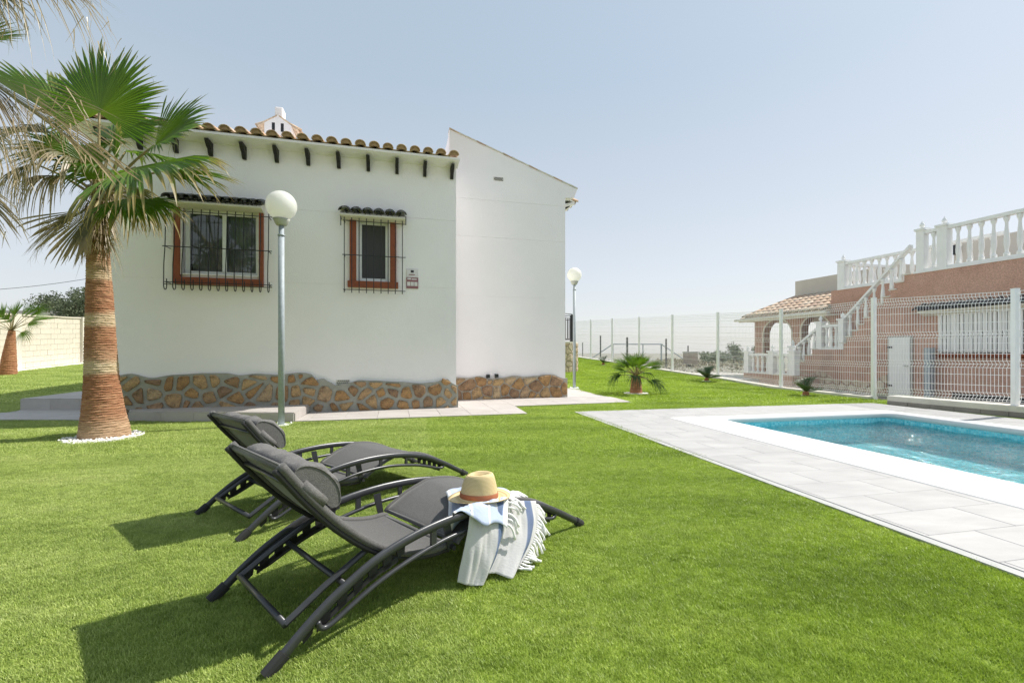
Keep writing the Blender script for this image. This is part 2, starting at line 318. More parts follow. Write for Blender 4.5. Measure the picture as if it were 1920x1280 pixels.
def m_terrain():
    q = NT('dry_scrub_ground'); g = q.n('ShaderNodeNewGeometry').outputs['Position']
    c = q.ramp(q.noise(0.35, 8, g, 0.7).outputs[0], [(0.3, (0.12, 0.13, 0.09)), (0.45, (0.21, 0.20, 0.165)), (0.6, (0.28, 0.26, 0.22)), (0.75, (0.10, 0.12, 0.075))]).outputs[0]
    q.l(c, q.b.inputs['Base Color']); q.b.inputs['Roughness'].default_value = 1.0; return q.m
M['terrain'] = m_terrain()
def m_foliage(name, a, b):
    q = NT(name); at_ = q.n('ShaderNodeAttribute', attribute_name='rad')
    c = q.ramp(at_.outputs['Fac'], [(0, a), (1, b)]).outputs[0]; q.l(c, q.b.inputs['Base Color']); q.b.inputs['Roughness'].default_value = 0.7
    tl = q.n('ShaderNodeBsdfTranslucent'); q.l(c, tl.inputs[0]); mx = q.n('ShaderNodeMixShader'); mx.inputs[0].default_value = 0.25
    q.l(q.b.outputs[0], mx.inputs[1]); q.l(tl.outputs[0], mx.inputs[2]); q.l(mx.outputs[0], q.out.inputs[0]); return q.m
M['foliage'] = m_foliage('tree_foliage', (0.06, 0.085, 0.04), (0.17, 0.20, 0.11))
M['foliage_grey'] = m_foliage('scrub_foliage', (0.12, 0.11, 0.06), (0.34, 0.29, 0.19))
M['bark'] = simple('bark', (0.12, 0.09, 0.06), 0.9, 0.3, 8, 0.5)
def m_towel():
    q = NT('striped_cotton'); uv = q.n('ShaderNodeTexCoord').outputs['UV']; sx = q.n('ShaderNodeSeparateXYZ'); q.l(uv, sx.inputs[0])
    rp = q.ramp(sx.outputs[0], [(0.0, (0.88, 0.87, 0.87)), (0.36, (0.88, 0.87, 0.87)), (0.37, (0.22, 0.30, 0.48)), (0.47, (0.22, 0.30, 0.48)), (0.48, (0.88, 0.87, 0.87)),
        (0.79, (0.88, 0.87, 0.87)), (0.80, (0.24, 0.31, 0.48)), (0.90, (0.24, 0.31, 0.48)), (0.91, (0.88, 0.87, 0.87))])
    w = q.noise(300, 2, uv); f = q.ramp(w.outputs[0], [(0.35, (0.86,)*3), (0.65, (1,)*3)]).outputs[0]
    q.l(q.mixc(1, rp.outputs[0], f, 'MULTIPLY'), q.b.inputs['Base Color']); q.b.inputs['Roughness'].default_value = 0.95
    q.bump(q.noise(38, 4, uv).outputs[0], 0.5, 0.004)
    tl = q.n('ShaderNodeBsdfTranslucent'); q.l(rp.outputs[0], tl.inputs[0]); mx = q.n('ShaderNodeMixShader'); mx.inputs[0].default_value = 0.42
    q.l(q.b.outputs[0], mx.inputs[1]); q.l(tl.outputs[0], mx.inputs[2]); q.l(mx.outputs[0], q.out.inputs[0]); return q.m
M['towel'] = m_towel()
def m_towel_blue():
    q = NT('pale_blue_striped_cotton'); uv = q.n('ShaderNodeTexCoord').outputs['UV']; sx = q.n('ShaderNodeSeparateXYZ'); q.l(uv, sx.inputs[0])
    b, w_ = (0.46, 0.53, 0.70), (0.80, 0.80, 0.80)
    rp = q.ramp(sx.outputs[0], [(0.0, w_), (0.05, w_), (0.06, b), (0.30, b), (0.31, w_), (0.335, w_), (0.345, b), (0.60, b), (0.61, w_), (0.635, w_), (0.645, b), (0.93, b), (0.94, w_)])
    w = q.noise(300, 2, uv); f = q.ramp(w.outputs[0], [(0.35, (0.88,)*3), (0.65, (1,)*3)]).outputs[0]
    q.l(q.mixc(1, rp.outputs[0], f, 'MULTIPLY'), q.b.inputs['Base Color']); q.b.inputs['Roughness'].default_value = 0.95
    q.bump(q.noise(30, 4, uv).outputs[0], 0.5, 0.004); return q.m
M['towel_blue'] = m_towel_blue()
def m_straw():
    q = NT('woven_straw'); tc = q.n('ShaderNodeTexCoord').outputs['Object']; sx = q.n('ShaderNodeSeparateXYZ'); q.l(tc, sx.inputs[0])
    wv = q.n('ShaderNodeTexWave'); wv.bands_direction = 'Z'; wv.inputs['Scale'].default_value = 60; wv.inputs['Distortion'].default_value = 1.5; wv.inputs['Detail'].default_value = 3; q.l(tc, wv.inputs[0])
    c = q.ramp(wv.outputs[0], [(0.1, (0.54, 0.41, 0.20)), (0.8, (0.70, 0.56, 0.32))]).outputs[0]; q.l(c, q.b.inputs['Base Color']); q.b.inputs['Roughness'].default_value = 0.7
    q.bump(wv.outputs[0], 0.3, 0.002); return q.m
M['straw'] = m_straw()
M['hatband'] = simple('rust_ribbon', (0.36, 0.12, 0.05), 0.7, 0.1, 20)

# ------------------------------------------------------------------ mesh helpers
class MB:
    def __init__(s): s.v = []; s.f = []; s.uv = None; s.rad = None; s.tone = None; s.fix = True
    def box(s, lo, hi, f=None):
        f = f or (lambda a, b, c: (a, b, c)); n = len(s.v)
        for z in (lo[2], hi[2]):
            for (a, b) in ((lo[0], lo[1]), (hi[0], lo[1]), (hi[0], hi[1]), (lo[0], hi[1])): s.v.append(tuple(f(a, b, z)))
        for q in ((3, 2, 1, 0), (4, 5, 6, 7), (0, 1, 5, 4), (1, 2, 6, 5), (2, 3, 7, 6), (3, 0, 4, 7)): s.f.append(tuple(n+i for i in q))
        return s
    def prism(s, poly, f0, f1):          # poly of 2D points; f0, f1 map them to the two faces
        n = len(s.v); k = len(poly)
        for p in poly: s.v.append(tuple(f0(*p)))
        for p in poly: s.v.append(tuple(f1(*p)))
        s.f.append(tuple(n+i for i in range(k-1, -1, -1))); s.f.append(tuple(n+k+i for i in range(k)))
        for i in range(k): j = (i+1) % k; s.f.append((n+i, n+j, n+k+j, n+k+i))
        return s
    def tube(s, P, r, n=8, cap=True, sq=1.0, up=None):
        P = [Vector(p) for p in P]; rs = r if isinstance(r, (list, tuple)) else [r]*len(P)
        T0 = (P[1]-P[0]).normalized(); a = Vector(up) if up is not None else (Vector((0, 0, 1)) if abs(T0.z) < 0.9 else Vector((1, 0, 0)))
        st = len(s.v)
        for i, p in enumerate(P):
            T = (P[min(i+1, len(P)-1)]-P[max(i-1, 0)]).normalized()
            sd = T.cross(a)
            if sd.length < 1e-6: sd = T.orthogonal()
            sd.normalize(); u = sd.cross(T).normalized(); 
            if up is None: a = u
            for k in range(n):
                g = 2*math.pi*k/n; q = p+sd*math.cos(g)*rs[i]*sq+u*math.sin(g)*rs[i]; s.v.append(tuple(q))
        for i in range(len(P)-1):
            for k in range(n):
                a0 = st+i*n+k; a1 = st+i*n+(k+1) % n; s.f.append((a0, a1, a1+n, a0+n))
        if cap: s.f.append(tuple(st+k for k in range(n-1, -1, -1))); e = st+(len(P)-1)*n; s.f.append(tuple(e+k for k in range(n)))
        return s
    def lathe(s, prof, n=16, o=(0, 0, 0), sx=1.0, sy=1.0, cap=True):
        st = len(s.v)
        for (r, z) in prof:
            for k in range(n): g = 2*math.pi*k/n; s.v.append((o[0]+r*sx*math.cos(g), o[1]+r*sy*math.sin(g), o[2]+z))
        for i in range(len(prof)-1):
            for k in range(n):
                a0 = st+i*n+k; a1 = st+i*n+(k+1) % n; s.f.append((a0, a1, a1+n, a0+n))
        if cap: s.f.append(tuple(st+k for k in range(n-1, -1, -1))); e = st+(len(prof)-1)*n; s.f.append(tuple(e+k for k in range(n)))
        return s
    def grid(s, fn, nu, nv, uvfn=None):
        st = len(s.v)
        for i in range(nu+1):
            for j in range(nv+1): s.v.append(tuple(fn(i/nu, j/nv)))
        for i in range(nu):
            for j in range(nv):
                a = st+i*(nv+1)+j; s.f.append((a, a+nv+1, a+nv+2, a+1))
        return s
    def mesh(s, name, mat, smooth=False):
        me = bpy.data.meshes.new(name); me.from_pydata(s.v, [], s.f)
        if s.rad: at_ = me.attributes.new('rad', 'FLOAT', 'POINT'); at_.data.foreach_set('value', s.rad)
        if s.tone: at_ = me.attributes.new('tone', 'FLOAT', 'POINT'); at_.data.foreach_set('value', s.tone)
        if s.uv:
            ul = me.uv_layers.new(name='UVMap'); dat = []
            for p in me.polygons:
                for li in p.vertices: dat += s.uv[li]
            ul.data.foreach_set('uv', dat)
        if mat: me.materials.append(mat)
        if s.fix and len(s.f) < 30000:
            import bmesh
            b = bmesh.new(); b.from_mesh(me); bmesh.ops.recalc_face_normals(b, faces=b.faces); b.to_mesh(me); b.free()
        if smooth: me.polygons.foreach_set('use_smooth', [True]*len(me.polygons))
        me.update(); return me
    def build(s, name, mat, parent=None, smooth=False, **props):
        return link(name, s.mesh(name, mat, smooth), parent, **props)
def link(name, me, parent=None, M4=None, **props):
    o = bpy.data.objects.new(name, me); col.objects.link(o)
    if parent is not None: o.parent = parent
    if M4 is not None: o.matrix_local = M4
    for k, v in props.items(): o[k] = v
    return o
def thing(name, label, cat, loc=(0, 0, 0), group=None, rz=0.0):
    o = bpy.data.objects.new(name, None); col.objects.link(o); o.location = loc; o.rotation_euler = (0, 0, rz)
    o.empty_display_size = 0.1; o['label'] = label; o['category'] = cat
    if group: o['group'] = group
    return o
def bevel(o, w=0.005, seg=2, ang=40):
    b = o.modifiers.new('bevel', 'BEVEL'); b.width = w; b.segments = seg; b.limit_method = 'ANGLE'; b.angle_limit = R(ang); return o
def sub_frame(org, o):                   # world-frame function made relative to a thing's location
    L = Vector(o)
    return lambda a, b, z: org(a, b, z)-L
def clip_poly(poly, nx, ny, d):          # keep nx*x+ny*y <= d
    out = []
    for i in range(len(poly)):
        p, q = poly[i], poly[(i+1) % len(poly)]; a = nx*p[0]+ny*p[1]-d; b = nx*q[0]+ny*q[1]-d
        if a <= 0: out.append(p)
        if a*b < 0: t = a/(a-b); out.append((p[0]+(q[0]-p[0])*t, p[1]+(q[1]-p[1])*t))
    return out
def chaikin(poly, f=0.15):
    out = []
    for i in range(len(poly)):
        p, q = poly[i], poly[(i+1) % len(poly)]
        if math.dist(p, q) < 1e-4: continue
        out += [(p[0]+(q[0]-p[0])*f, p[1]+(q[1]-p[1])*f), (q[0]+(p[0]-q[0])*f, q[1]+(p[1]-q[1])*f)]
    return out
def area(p): return 0.5*sum(p[i][0]*p[(i+1) % len(p)][1]-p[(i+1) % len(p)][0]*p[i][1] for i in range(len(p)))
def stones(x0, x1, zbot, ztop, cell, gap, rng, jit=0.44, squash=1.0):
    """irregular stone outlines filling a band between zbot(x) and ztop(x)"""
    seeds = []; nx = max(1, round((x1-x0)/cell)); 
    zmin = min(zbot(x0), zbot(x1)); zmax = max(ztop(x0+(x1-x0)*i/40) for i in range(41)); nz = max(1, round((zmax-zmin)/(cell*squash)))
    cw, ch = (x1-x0)/nx, (zmax-zmin)/nz
    for j in range(-1, nz+1):
        for i in range(-1, nx+1):
            seeds.append((x0+(i+0.5+(0.5 if j % 2 else 0)*0.8+rng.uniform(-jit, jit))*cw, zmin+(j+0.5+rng.uniform(-jit, jit))*ch))
    out = []
    for s in seeds:
        if not (x0 < s[0] < x1): continue
        P = [(s[0]-cell*1.1, s[1]-cell*1.1), (s[0]+cell*1.1, s[1]-cell*1.1), (s[0]+cell*1.1, s[1]+cell*1.1), (s[0]-cell*1.1, s[1]+cell*1.1)]
        g = gap*rng.uniform(0.75, 1.3)
        for q in seeds:
            if q is s: continue
            dx, dy = q[0]-s[0], q[1]-s[1]; L = math.hypot(dx, dy)
            if L > 3*cell or L < 1e-5: continue
            P = clip_poly(P, dx/L, dy/L, (dx*s[0]+dy*s[1])/L+L/2-g/2)
            if len(P) < 3: break
        if len(P) < 3: continue
        P = clip_poly(P, 1, 0, x1-gap*0.6); P = clip_poly(P, -1, 0, -(x0+gap*0.6))
        zb = zbot(s[0]); P = clip_poly(P, 0, -1, -(zb+0.01)) if P else P
        if len(P) < 3: continue
        cx = sum(p[0] for p in P)/len(P)
        zt = ztop(cx)-0.025; sl = (ztop(cx+0.05)-ztop(cx-0.05))/0.1; n = math.hypot(1, sl)
        P = clip_poly(P, -sl/n, 1/n, (zt-sl*cx)/n)
        if len(P) >= 3 and area(P) > 0.0028: out.append(chaikin(P))
    return out
def stone_mesh(P, f, depth, rng, mat):
    """one stone: outline P, frame f(x, b, z), proud by depth (towards -b)"""
    cx = sum(p[0] for p in P)/len(P); cz = sum(p[1] for p in P)/len(P)
    mb = MB(); k = len(P); o = f(cx, 0, cz)
    R1 = [(p[0], 0.02, p[1]) for p in P]; R2 = [(p[0], -depth*0.75, p[1]) for p in P]
    R3 = [(cx+(p[0]-cx)*0.8, -depth*rng.uniform(0.9, 1.35), cz+(p[1]-cz)*0.8) for p in P]
    for r in (R1, R2, R3):
        for q in r: mb.v.append(tuple(f(*q)-o))
    mb.v.append(tuple(f(cx, -depth*rng.uniform(1.0, 1.5), cz)-o))
    for j in (0, 1):
        for i in range(k): mb.f.append((j*k+i, j*k+(i+1) % k, (j+1)*k+(i+1) % k, (j+1)*k+i))
    for i in range(k): mb.f.append((2*k+i, 2*k+(i+1) % k, 3*k))
    return mb.mesh('stone', mat, False), o

# ================================================================== GROUND
# far terrain: flat dry country running out to the horizon
def zter(x, y):
    d = math.hypot(x, y)
    pts = [(0, -0.35), (12, -0.35), (17, -0.08), (30, -0.12), (60, -0.2), (120, -0.75), (300, -4.5), (4000, -7.0)]
    for i in range(len(pts)-1):
        if d <= pts[i+1][0]: t = (d-pts[i][0])/(pts[i+1][0]-pts[i][0]); return pts[i][1]+(pts[i+1][1]-pts[i][1])*t
    return -7.0
mb = MB(); rr = [0.01, 6, 12, 15, 18, 24, 30, 38, 46, 60, 90, 150, 300, 600, 1200, 2500]; na = 96
for r in rr:
    for k in range(na): g = 2*math.pi*k/na; mb.v.append((r*math.cos(g), r*math.sin(g), zter(r, 0)-(3.0 if r < 12.5 else 0)))
for i in range(len(rr)-1):
    for k in range(na): a = i*na+k; b = i*na+(k+1) % na; mb.f.append((a, a+na, b+na, b))
mb.build('terrain', M['terrain'], kind='structure')

FENCE = [(7.43, 6.72), (7.32, 9.21), (6.93, 11.72), (6.38, 14.10), (5.78, 16.40), (5.27, 18.85), (4.70, 21.35), (4.09, 23.65), (3.55, 26.0)]
WALLF = [(-13.6, 6.0), (-17.1, 15.2), (-18.6, 19.8), (-20.6, 26.5)]
def fx(y):
    P = [(8.6, 0.0), (8.0, 3.0), (7.60, 6.72)] + [(7.32, 9.21)] + FENCE[2:]
    P = [(9.3, -6.0)] + P
    for i in range(len(P)-1):
        if y <= P[i+1][1]: t = (y-P[i][1])/(P[i+1][1]-P[i][1]); return P[i][0]+(P[i+1][0]-P[i][0])*t
    return P[-1][0]
def wx(y):
    P = [(-9.2, -6.0)] + WALLF
    for i in range(len(P)-1):
        if y <= P[i+1][1]: t = (y-P[i][1])/(P[i+1][1]-P[i][1]); return P[i][0]+(P[i+1][0]-P[i][0])*t
    return P[-1][0]
# lawn backing: in pool frame rows, with the pool pit left open
us = [-24 + i*0.6 for i in range(39)] + [-0.3] + [0.2+i*0.5 for i in range(6)] + [3.15] + [3.6+i*0.6 for i in range(14)]
vs_ = [-24+i*0.6 for i in range(40)] + [-0.2] + [0.4+0.6*i for i in range(9)] + [6.0] + [6.6+i*0.6 for i in range(10)]
mb = MB(); idx = {}
def gv(i, j):
    if (i, j) not in idx:
        p = Pp(us[i], vs_[j]); x, y = p.x, p.y
        x = min(max(x, wx(y)), fx(y)-0.02)
        idx[(i, j)] = len(mb.v); mb.v.append((x, y, zlawn(x, y)))
    return idx[(i, j)]
for i in range(len(us)-1):
    for j in range(len(vs_)-1):
        if us[i] >= -0.31 and us[i+1] <= 3.16 and vs_[j] >= -0.21 and vs_[j+1] <= 6.01: continue
        q = (gv(i, j), gv(i, j+1), gv(i+1, j+1), gv(i+1, j))
        if len({mb.v[k][0] for k in q}) < 2: continue
        mb.f.append(q)
mb.fix = False
lawn = mb.build('lawn', M['turf'], kind='structure', smooth=True)

# ------------------------------------------------------------------ pool deck: grout bed, tiles, drain strip, coping, basin, water
deckM = MB()
for (u0, u1, v0, v1) in ((-1.62, -0.55, -1.28, 6.4), (-0.55, 4.16, -1.28, -0.34), (3.33, 4.2, -0.34, 6.4), (-0.55, 3.33, 6.0, 6.4)):
    deckM.box((u0, v0, -0.02), (u1, v1, 0.006), Pp)
deck = deckM.build('pool_deck', M['grout'], kind='structure')
tile_cache = {}
def tile_piece(fr, a0, a1, b0, b1, z0, z1, mat, parent, name='paving_tile', dz=0.0):
    key = (id(fr), round(a1-a0, 3), round(b1-b0, 3), mat.name, round(z1-z0, 3))
    if key not in tile_cache:
        m = MB(); o = fr(0, 0, 0); w, d, h = (a1-a0)/2, (b1-b0)/2, z1-z0; e = 0.0025
        for (x, y, z) in ((w, d, 0), (w, d, h-e), (w-e, d-e, h)):
            for sx_, sy_ in ((-1, -1), (1, -1), (1, 1), (-1, 1)): m.v.append(tuple(fr(sx_*x, sy_*y, z)-o))
        for j in (0, 4):
            for i in range(4): m.f.append((j+i, j+(i+1) % 4, j+4+(i+1) % 4, j+4+i))
        m.f.append((8, 9, 10, 11)); tile_cache[key] = m.mesh(name, mat)
    o = link(name, tile_cache[key], parent); o.location = fr((a0+a1)/2, (b0+b1)/2, z0+dz); return o
def tile_field(fr, a0, a1, b0, b1, ta, tb, z0, z1, mat, parent, oa=0.0, ob=0.0, bond=0.5, g=0.0018, test=None):
    j = math.floor((b0-ob)/tb)
    while ob+j*tb < b1-1e-6:
        y0 = max(b0, ob+j*tb); y1 = min(b1, ob+(j+1)*tb)
        sh = oa+(bond*ta if j % 2 else 0); i = math.floor((a0-sh)/ta)
        while sh+i*ta < a1-1e-6:
            x0 = max(a0, sh+i*ta); x1 = min(a1, sh+(i+1)*ta)
            if x1-x0 > 0.03 and y1-y0 > 0.03 and (test is None or test((x0+x1)/2, (y0+y1)/2)):
                tile_piece(fr, x0+g/2, x1-g/2, y0+g/2, y1-g/2, z0, z1, mat, parent, dz=random.uniform(0, 0.0006))
            i += 1
        j += 1
tile_field(Pp, -1.56, -0.555, -1.28, 5.4, 0.60, 0.30, 0.006, 0.014, M['pave'], deck, oa=-1.23, ob=0.11)
tile_field(Pp, -0.555, 4.16, -1.28, -0.345, 0.60, 0.30, 0.006, 0.014, M['pave'], deck, oa=-1.23, ob=0.11)
tile_field(Pp, 3.335, 4.2, -0.345, 3.4, 0.60, 0.30, 0.006, 0.014, M['pave'], deck, oa=-1.23, ob=0.11)
MB().box((-1.622, -1.28, 0.004), (-1.566, 6.4, 0.012), Pp).build('drain_strip', M['drain'], deck)

# coping: rounded white edging, four runs mitred as one continuous cast ring (cross section swept round the pool)
prof = [(0.0, 0.0), (0.0, 0.0125), (0.05, 0.0145), (0.30, 0.018), (0.44, 0.030), (0.50, 0.042), (0.545, 0.040), (0.575, 0.022), (0.585, -0.005), (0.575, -0.035), (0.55, -0.045), (0.50, -0.05)]
def rounded(u0, u1, v0, v1, r, n=6):
    P = []
    for (cx, cy, g0) in ((u0+r, v0+r, 180), (u1-r, v0+r, 270), (u1-r, v1-r, 0), (u0+r, v1-r, 90)):
        for k in range(n+1): g = R(g0+90*k/n); P.append((cx+r*math.cos(g), cy+r*math.sin(g)))
    return P
W_ = {'l': 0.56, 'f': 0.34, 'r': 0.42, 'n': 0.40}
mb = MB(); outer = rounded(-W_['l'], 2.92+W_['r'], -W_['f'], 6.0+W_['n'], 0.012); inner = rounded(0, 2.92, 0, 6.0, 0.14)
k = len(outer)
for (d, z) in prof:
    t = d/0.56
    for i in range(k): mb.v.append(tuple(Pp(outer[i][0]+(inner[i][0]-outer[i][0])*t, outer[i][1]+(inner[i][1]-outer[i][1])*t, z+0.003)))
for j in range(len(prof)-1):
    for i in range(k): mb.f.append((j*k+i, j*k+(i+1) % k, (j+1)*k+(i+1) % k, (j+1)*k+i))
mb.build('pool_coping', M['coping'], kind='structure', smooth=True)
# basin with UVs in metres for the mosaic
mb = MB(); mb.uv = []; ins = rounded(0.0, 2.92, 0.0, 6.0, 0.14); peri = 0
zs = [-0.03, -0.40]; pts = ins+[ins[0]]
for i, p in enumerate(pts):
    if i: peri += math.dist(p, pts[i-1])
    for z in zs: mb.v.append(tuple(Pp(p[0], p[1], z))); mb.uv.append((peri, z))
for i in range(len(pts)-1): mb.f.append((2*i, 2*i+1, 2*i+3, 2*i+2))
n0 = len(mb.v)
for p in ins: mb.v.append(tuple(Pp(p[0], p[1], -0.40))); mb.uv.append(p)
mb.f.append(tuple(range(n0, n0+len(ins)))); mb.fix = False
mb.build('pool_basin', M['mosaic'], kind='structure')
mb = MB()
def wv(i, j):
    u, v = -0.02+i*2.96, -0.02+j*6.04
    z = 0.006*math.sin(u*7+v*2.3+math.sin(v*3))+0.005*math.sin(v*9.1-u*3.1+1.3*math.sin(u*4))+0.010*noise.noise(Vector((u*4.1, v*5.3, 0)))+0.009*noise.noise(Vector((u*10, v*13, 4)))+0.004*noise.noise(Vector((u*22, v*25, 9)))
    return Pp(u, v, -0.10+z)
mb.grid(wv, 150, 310); mb.fix = False; mb.f = [tuple(reversed(f)) for f in mb.f]
mb.build('pool_water', M['water'], kind='structure', smooth=True)

# raised boundary kerb beside the pool, carrying the near fence
KO = (6.75, 8.21); KL = math.dist((6.75, 8.21), (7.37, 6.55)); KU = ((7.37-6.75)/KL, (6.55-8.21)/KL); KV = (-KU[1], KU[0])
Kp = frame(KO, KU, KV)
wallk = thing('boundary_wall', 'low beige capped boundary wall beside the pool with a grey tiled foot', 'wall', Kp(0, 0, 0))
kf = sub_frame(Kp, Kp(0, 0, 0))
bevel(MB().box((0, 0.02, 0.07), (9.0, 0.34, 0.165), kf).build('wall_cap', M['kerb'], wallk), 0.008)
MB().box((0.01, 0.03, -0.3), (9.0, 0.33, 0.071), kf).build('wall_core', M['grout'], wallk)
x = 0.012
while x < 7:
    L = min(0.32, 7-x); MB().box((x, 0.005, 0.0), (x+L-0.006, 0.029, 0.068), kf).build('riser_tile', M['riser'], wallk); x += 0.32
# kerb under the rest of the fence
kb = MB(); P = FENCE[1:]
for i in range(len(P)-1):
    a, b = Vector((*P[i], 0)), Vector((*P[i+1], 0)); d = (b-a).normalized(); n = Vector((d.y, -d.x, 0))
    za, zb = zlawn(a.x, a.y), zlawn(b.x, b.y)
    vv = []
    for p, z in ((a, za), (b, zb)):
        for s_, zz in ((-0.12, -0.4), (0.10, -0.4), (0.10, 0.05), (-0.12, 0.05)): q = p+n*s_; vv.append((q.x, q.y, z+zz))
    m0 = len(kb.v); kb.v += vv; kb.f += [tuple(m0+t for t in q) for q in ((0, 1, 2, 3), (4, 7, 6, 5), (0, 4, 5, 1), (1, 5, 6, 2), (2, 6, 7, 3), (3, 7, 4, 0))]
o = kb.build('fence_kerb', M['kerb'], kind='structure')

# ------------------------------------------------------------------ pavement round the white house
PAV = [(-2.94, 6.14), (0.23, 6.93), (0.05, 7.87), (2.23, 8.53), (2.20, 8.85), (2.05, 9.5), (1.86, 10.2), (1.74, 11.0), (1.66, 11.9), (1.45, 13.6), (0.4, 13.6), (-1.0, 9.6), (-1.2, 8.1), (-3.2, 7.7)]
LOW = [(-7.95, 7.36), (-5.29, 7.42), (-5.29, 6.26), (-7.07, 6.30), (-12.8, 6.2), (-12.6, 6.95), (-7.86, 7.02)]
pv = MB(); pv.prism(PAV, lambda x, y: (x, y, -0.05), lambda x, y: (x, y, 0.010))
pv.prism(LOW, lambda x, y: (x, y, -0.05), lambda x, y: (x, y, 0.012))
pave = pv.build('house_pavement', M['grout'], kind='structure')
def clipped_tiles(P, fr, org, u, v, ta, tb, z0, z1, mat, parent, oa=0, ob=0, convex=None):
    """square paving cut to a (convex) outline"""
    loc = [inv(org, u, v, x, y) for x, y in P]
    if area(loc) < 0: loc = loc[::-1]
    a0, a1 = min(p[0] for p in loc), max(p[0] for p in loc); b0, b1 = min(p[1] for p in loc), max(p[1] for p in loc)
    i0 = math.floor((a0-oa)/ta)
    for i in range(i0, math.ceil((a1-oa)/ta)+1):
        for j in range(math.floor((b0-ob)/tb), math.ceil((b1-ob)/tb)+1):
            x0, x1, y0, y1 = oa+i*ta+0.002, oa+(i+1)*ta-0.002, ob+j*tb+0.002, ob+(j+1)*tb-0.002
            q = [(x0, y0), (x1, y0), (x1, y1), (x0, y1)]
            for k in range(len(loc)):
                p, r = loc[k], loc[(k+1) % len(loc)]; dx, dy = r[0]-p[0], r[1]-p[1]; L = math.hypot(dx, dy)
                if L < 1e-6: continue
                nx, ny = dy/L, -dx/L; q = clip_poly(q, nx, ny, nx*p[0]+ny*p[1])
                if len(q) < 3: break
            if len(q) < 3 or area(q) < 0.004: continue
            cx = sum(p[0] for p in q)/len(q); cy = sum(p[1] for p in q)/len(q); c = fr(cx, cy, z0)
            if len(q) == 4 and abs(area(q)-(ta-0.004)*(tb-0.004)) < 1e-5:
                tile_piece(fr, x0, x1, y0, y1, z0, z1, mat, parent); continue
            m = MB(); m.prism(q, lambda x, y: fr(x, y, z0)-c, lambda x, y: fr(x, y, z1)-c)
            o = m.build('paving_tile', mat, parent); o.location = c
# convex pieces of the outline
for P in ([(-2.94, 6.14), (0.23, 6.93), (0.05, 7.87), (-3.12, 7.05)], [(-3.12, 7.05), (0.05, 7.87), (2.23, 8.53), (2.12, 9.2), (-0.9, 8.6), (-3.2, 7.6)],
          [(-1.1, 8.55), (2.12, 9.2), (2.05, 9.5), (-1.0, 9.0)], [(1.0, 9.3), (2.05, 9.5), (1.86, 10.2), (1.74, 11.0), (1.66, 11.9), (1.45, 13.5), (0.6, 13.5)],
          [(-7.95, 7.36), (-7.07, 6.30), (-5.29, 6.26), (-5.29, 7.42)], [(-7.95, 7.36), (-7.86, 7.02), (-12.6, 6.95), (-12.8, 6.2), (-7.07, 6.30)]):
    clipped_tiles(P, Hp, HO, HU, HV, 0.45, 0.45, 0.013, 0.021, M['pave_warm'], pave, oa=0.1, ob=0.02)
# raised platform along the house and the walkway step behind the palm
plat = thing('stone_platform', 'low grey tiled platform along the foot of the white wall', 'platform', (-4.2, 6.5, 0))
L0 = Vector(plat.location)
PLT = [(-2.94, 6.14), (-5.25, 6.24), (-5.55, 6.62), (-3.18, 7.15)]
Pz = lambda z: (lambda x, y: Vector((x, y, z))-L0)
MB().prism(PLT, Pz(-0.05), Pz(0.125)).build('platform_body', M['grout'], plat)
def Wf(a, b, z=0.0): return Vector((a, b, z))
def plate_tiles(P, z0, z1, mat, parent, L, ta=0.45, tb=0.45):
    loc = [inv(HO, HU, HV, x, y) for x, y in P]
    if area(loc) < 0: loc = loc[::-1]
    fr = lambda a, b, z=0.0: Hp(a, b, z)-L
    a0, a1 = min(p[0] for p in loc), max(p[0] for p in loc); b0, b1 = min(p[1] for p in loc), max(p[1] for p in loc)
    for i in range(math.floor(a0/ta), math.ceil(a1/ta)+1):
        for j in range(math.floor(b0/tb), math.ceil(b1/tb)+1):
            q = [(i*ta+0.002, j*tb+0.002), ((i+1)*ta-0.002, j*tb+0.002), ((i+1)*ta-0.002, (j+1)*tb-0.002), (i*ta+0.002, (j+1)*tb-0.002)]
            for k in range(len(loc)):
                p, r = loc[k], loc[(k+1) % len(loc)]; dx, dy = r[0]-p[0], r[1]-p[1]; Ln = math.hypot(dx, dy)
                nx, ny = dy/Ln, -dx/Ln; q = clip_poly(q, nx, ny, nx*p[0]+ny*p[1])
                if len(q) < 3: break
            if len(q) < 3 or area(q) < 0.004: continue
            cx = sum(p[0] for p in q)/len(q); cy = sum(p[1] for p in q)/len(q); c = fr(cx, cy, z0)
            o = MB().prism(q, lambda x, y: fr(x, y, z0)-c, lambda x, y: fr(x, y, z1)-c).build('paving_tile', mat, parent); o.location = c
plate_tiles(PLT, 0.127, 0.139, M['pave_warm'], plat, L0)
def face_tiles(p, q, z0, z1, n, mat, parent, L, th=0.012):
    p, q = Vector((*p, 0)), Vector((*q, 0)); d = (q-p)/n; nn = Vector((d.y, -d.x, 0)).normalized()
    for i in range(n):
        a = p+d*i+d.normalized()*0.002; b = p+d*(i+1)-d.normalized()*0.002; m = MB(); c = (a+b)/2
        for w in (0.001, th):
            for (x, z) in ((a, z0), (b, z0), (b, z1), (a, z1)): m.v.append(tuple(x+nn*w+Vector((0, 0, z))-c))
        m.f = [(0, 1, 2, 3), (4, 5, 6, 7), (0, 1, 5, 4), (1, 2, 6, 5), (2, 3, 7, 6), (3, 0, 4, 7)]
        o = m.build('face_tile', mat, parent); o.location = c-L
face_tiles((-5.25, 6.24), (-2.94, 6.14), 0.0, 0.126, 5, M['pave_warm'], plat, L0)
face_tiles((-2.94, 6.14), (-3.18, 7.15), 0.0, 0.126, 2, M['pave_warm'], plat, L0)
walk = thing('side_walkway', 'raised grey tiled walkway step behind the tall palm on the left of the house', 'step', (-7.0, 8.0, 0)); L1 = Vector(walk.location)
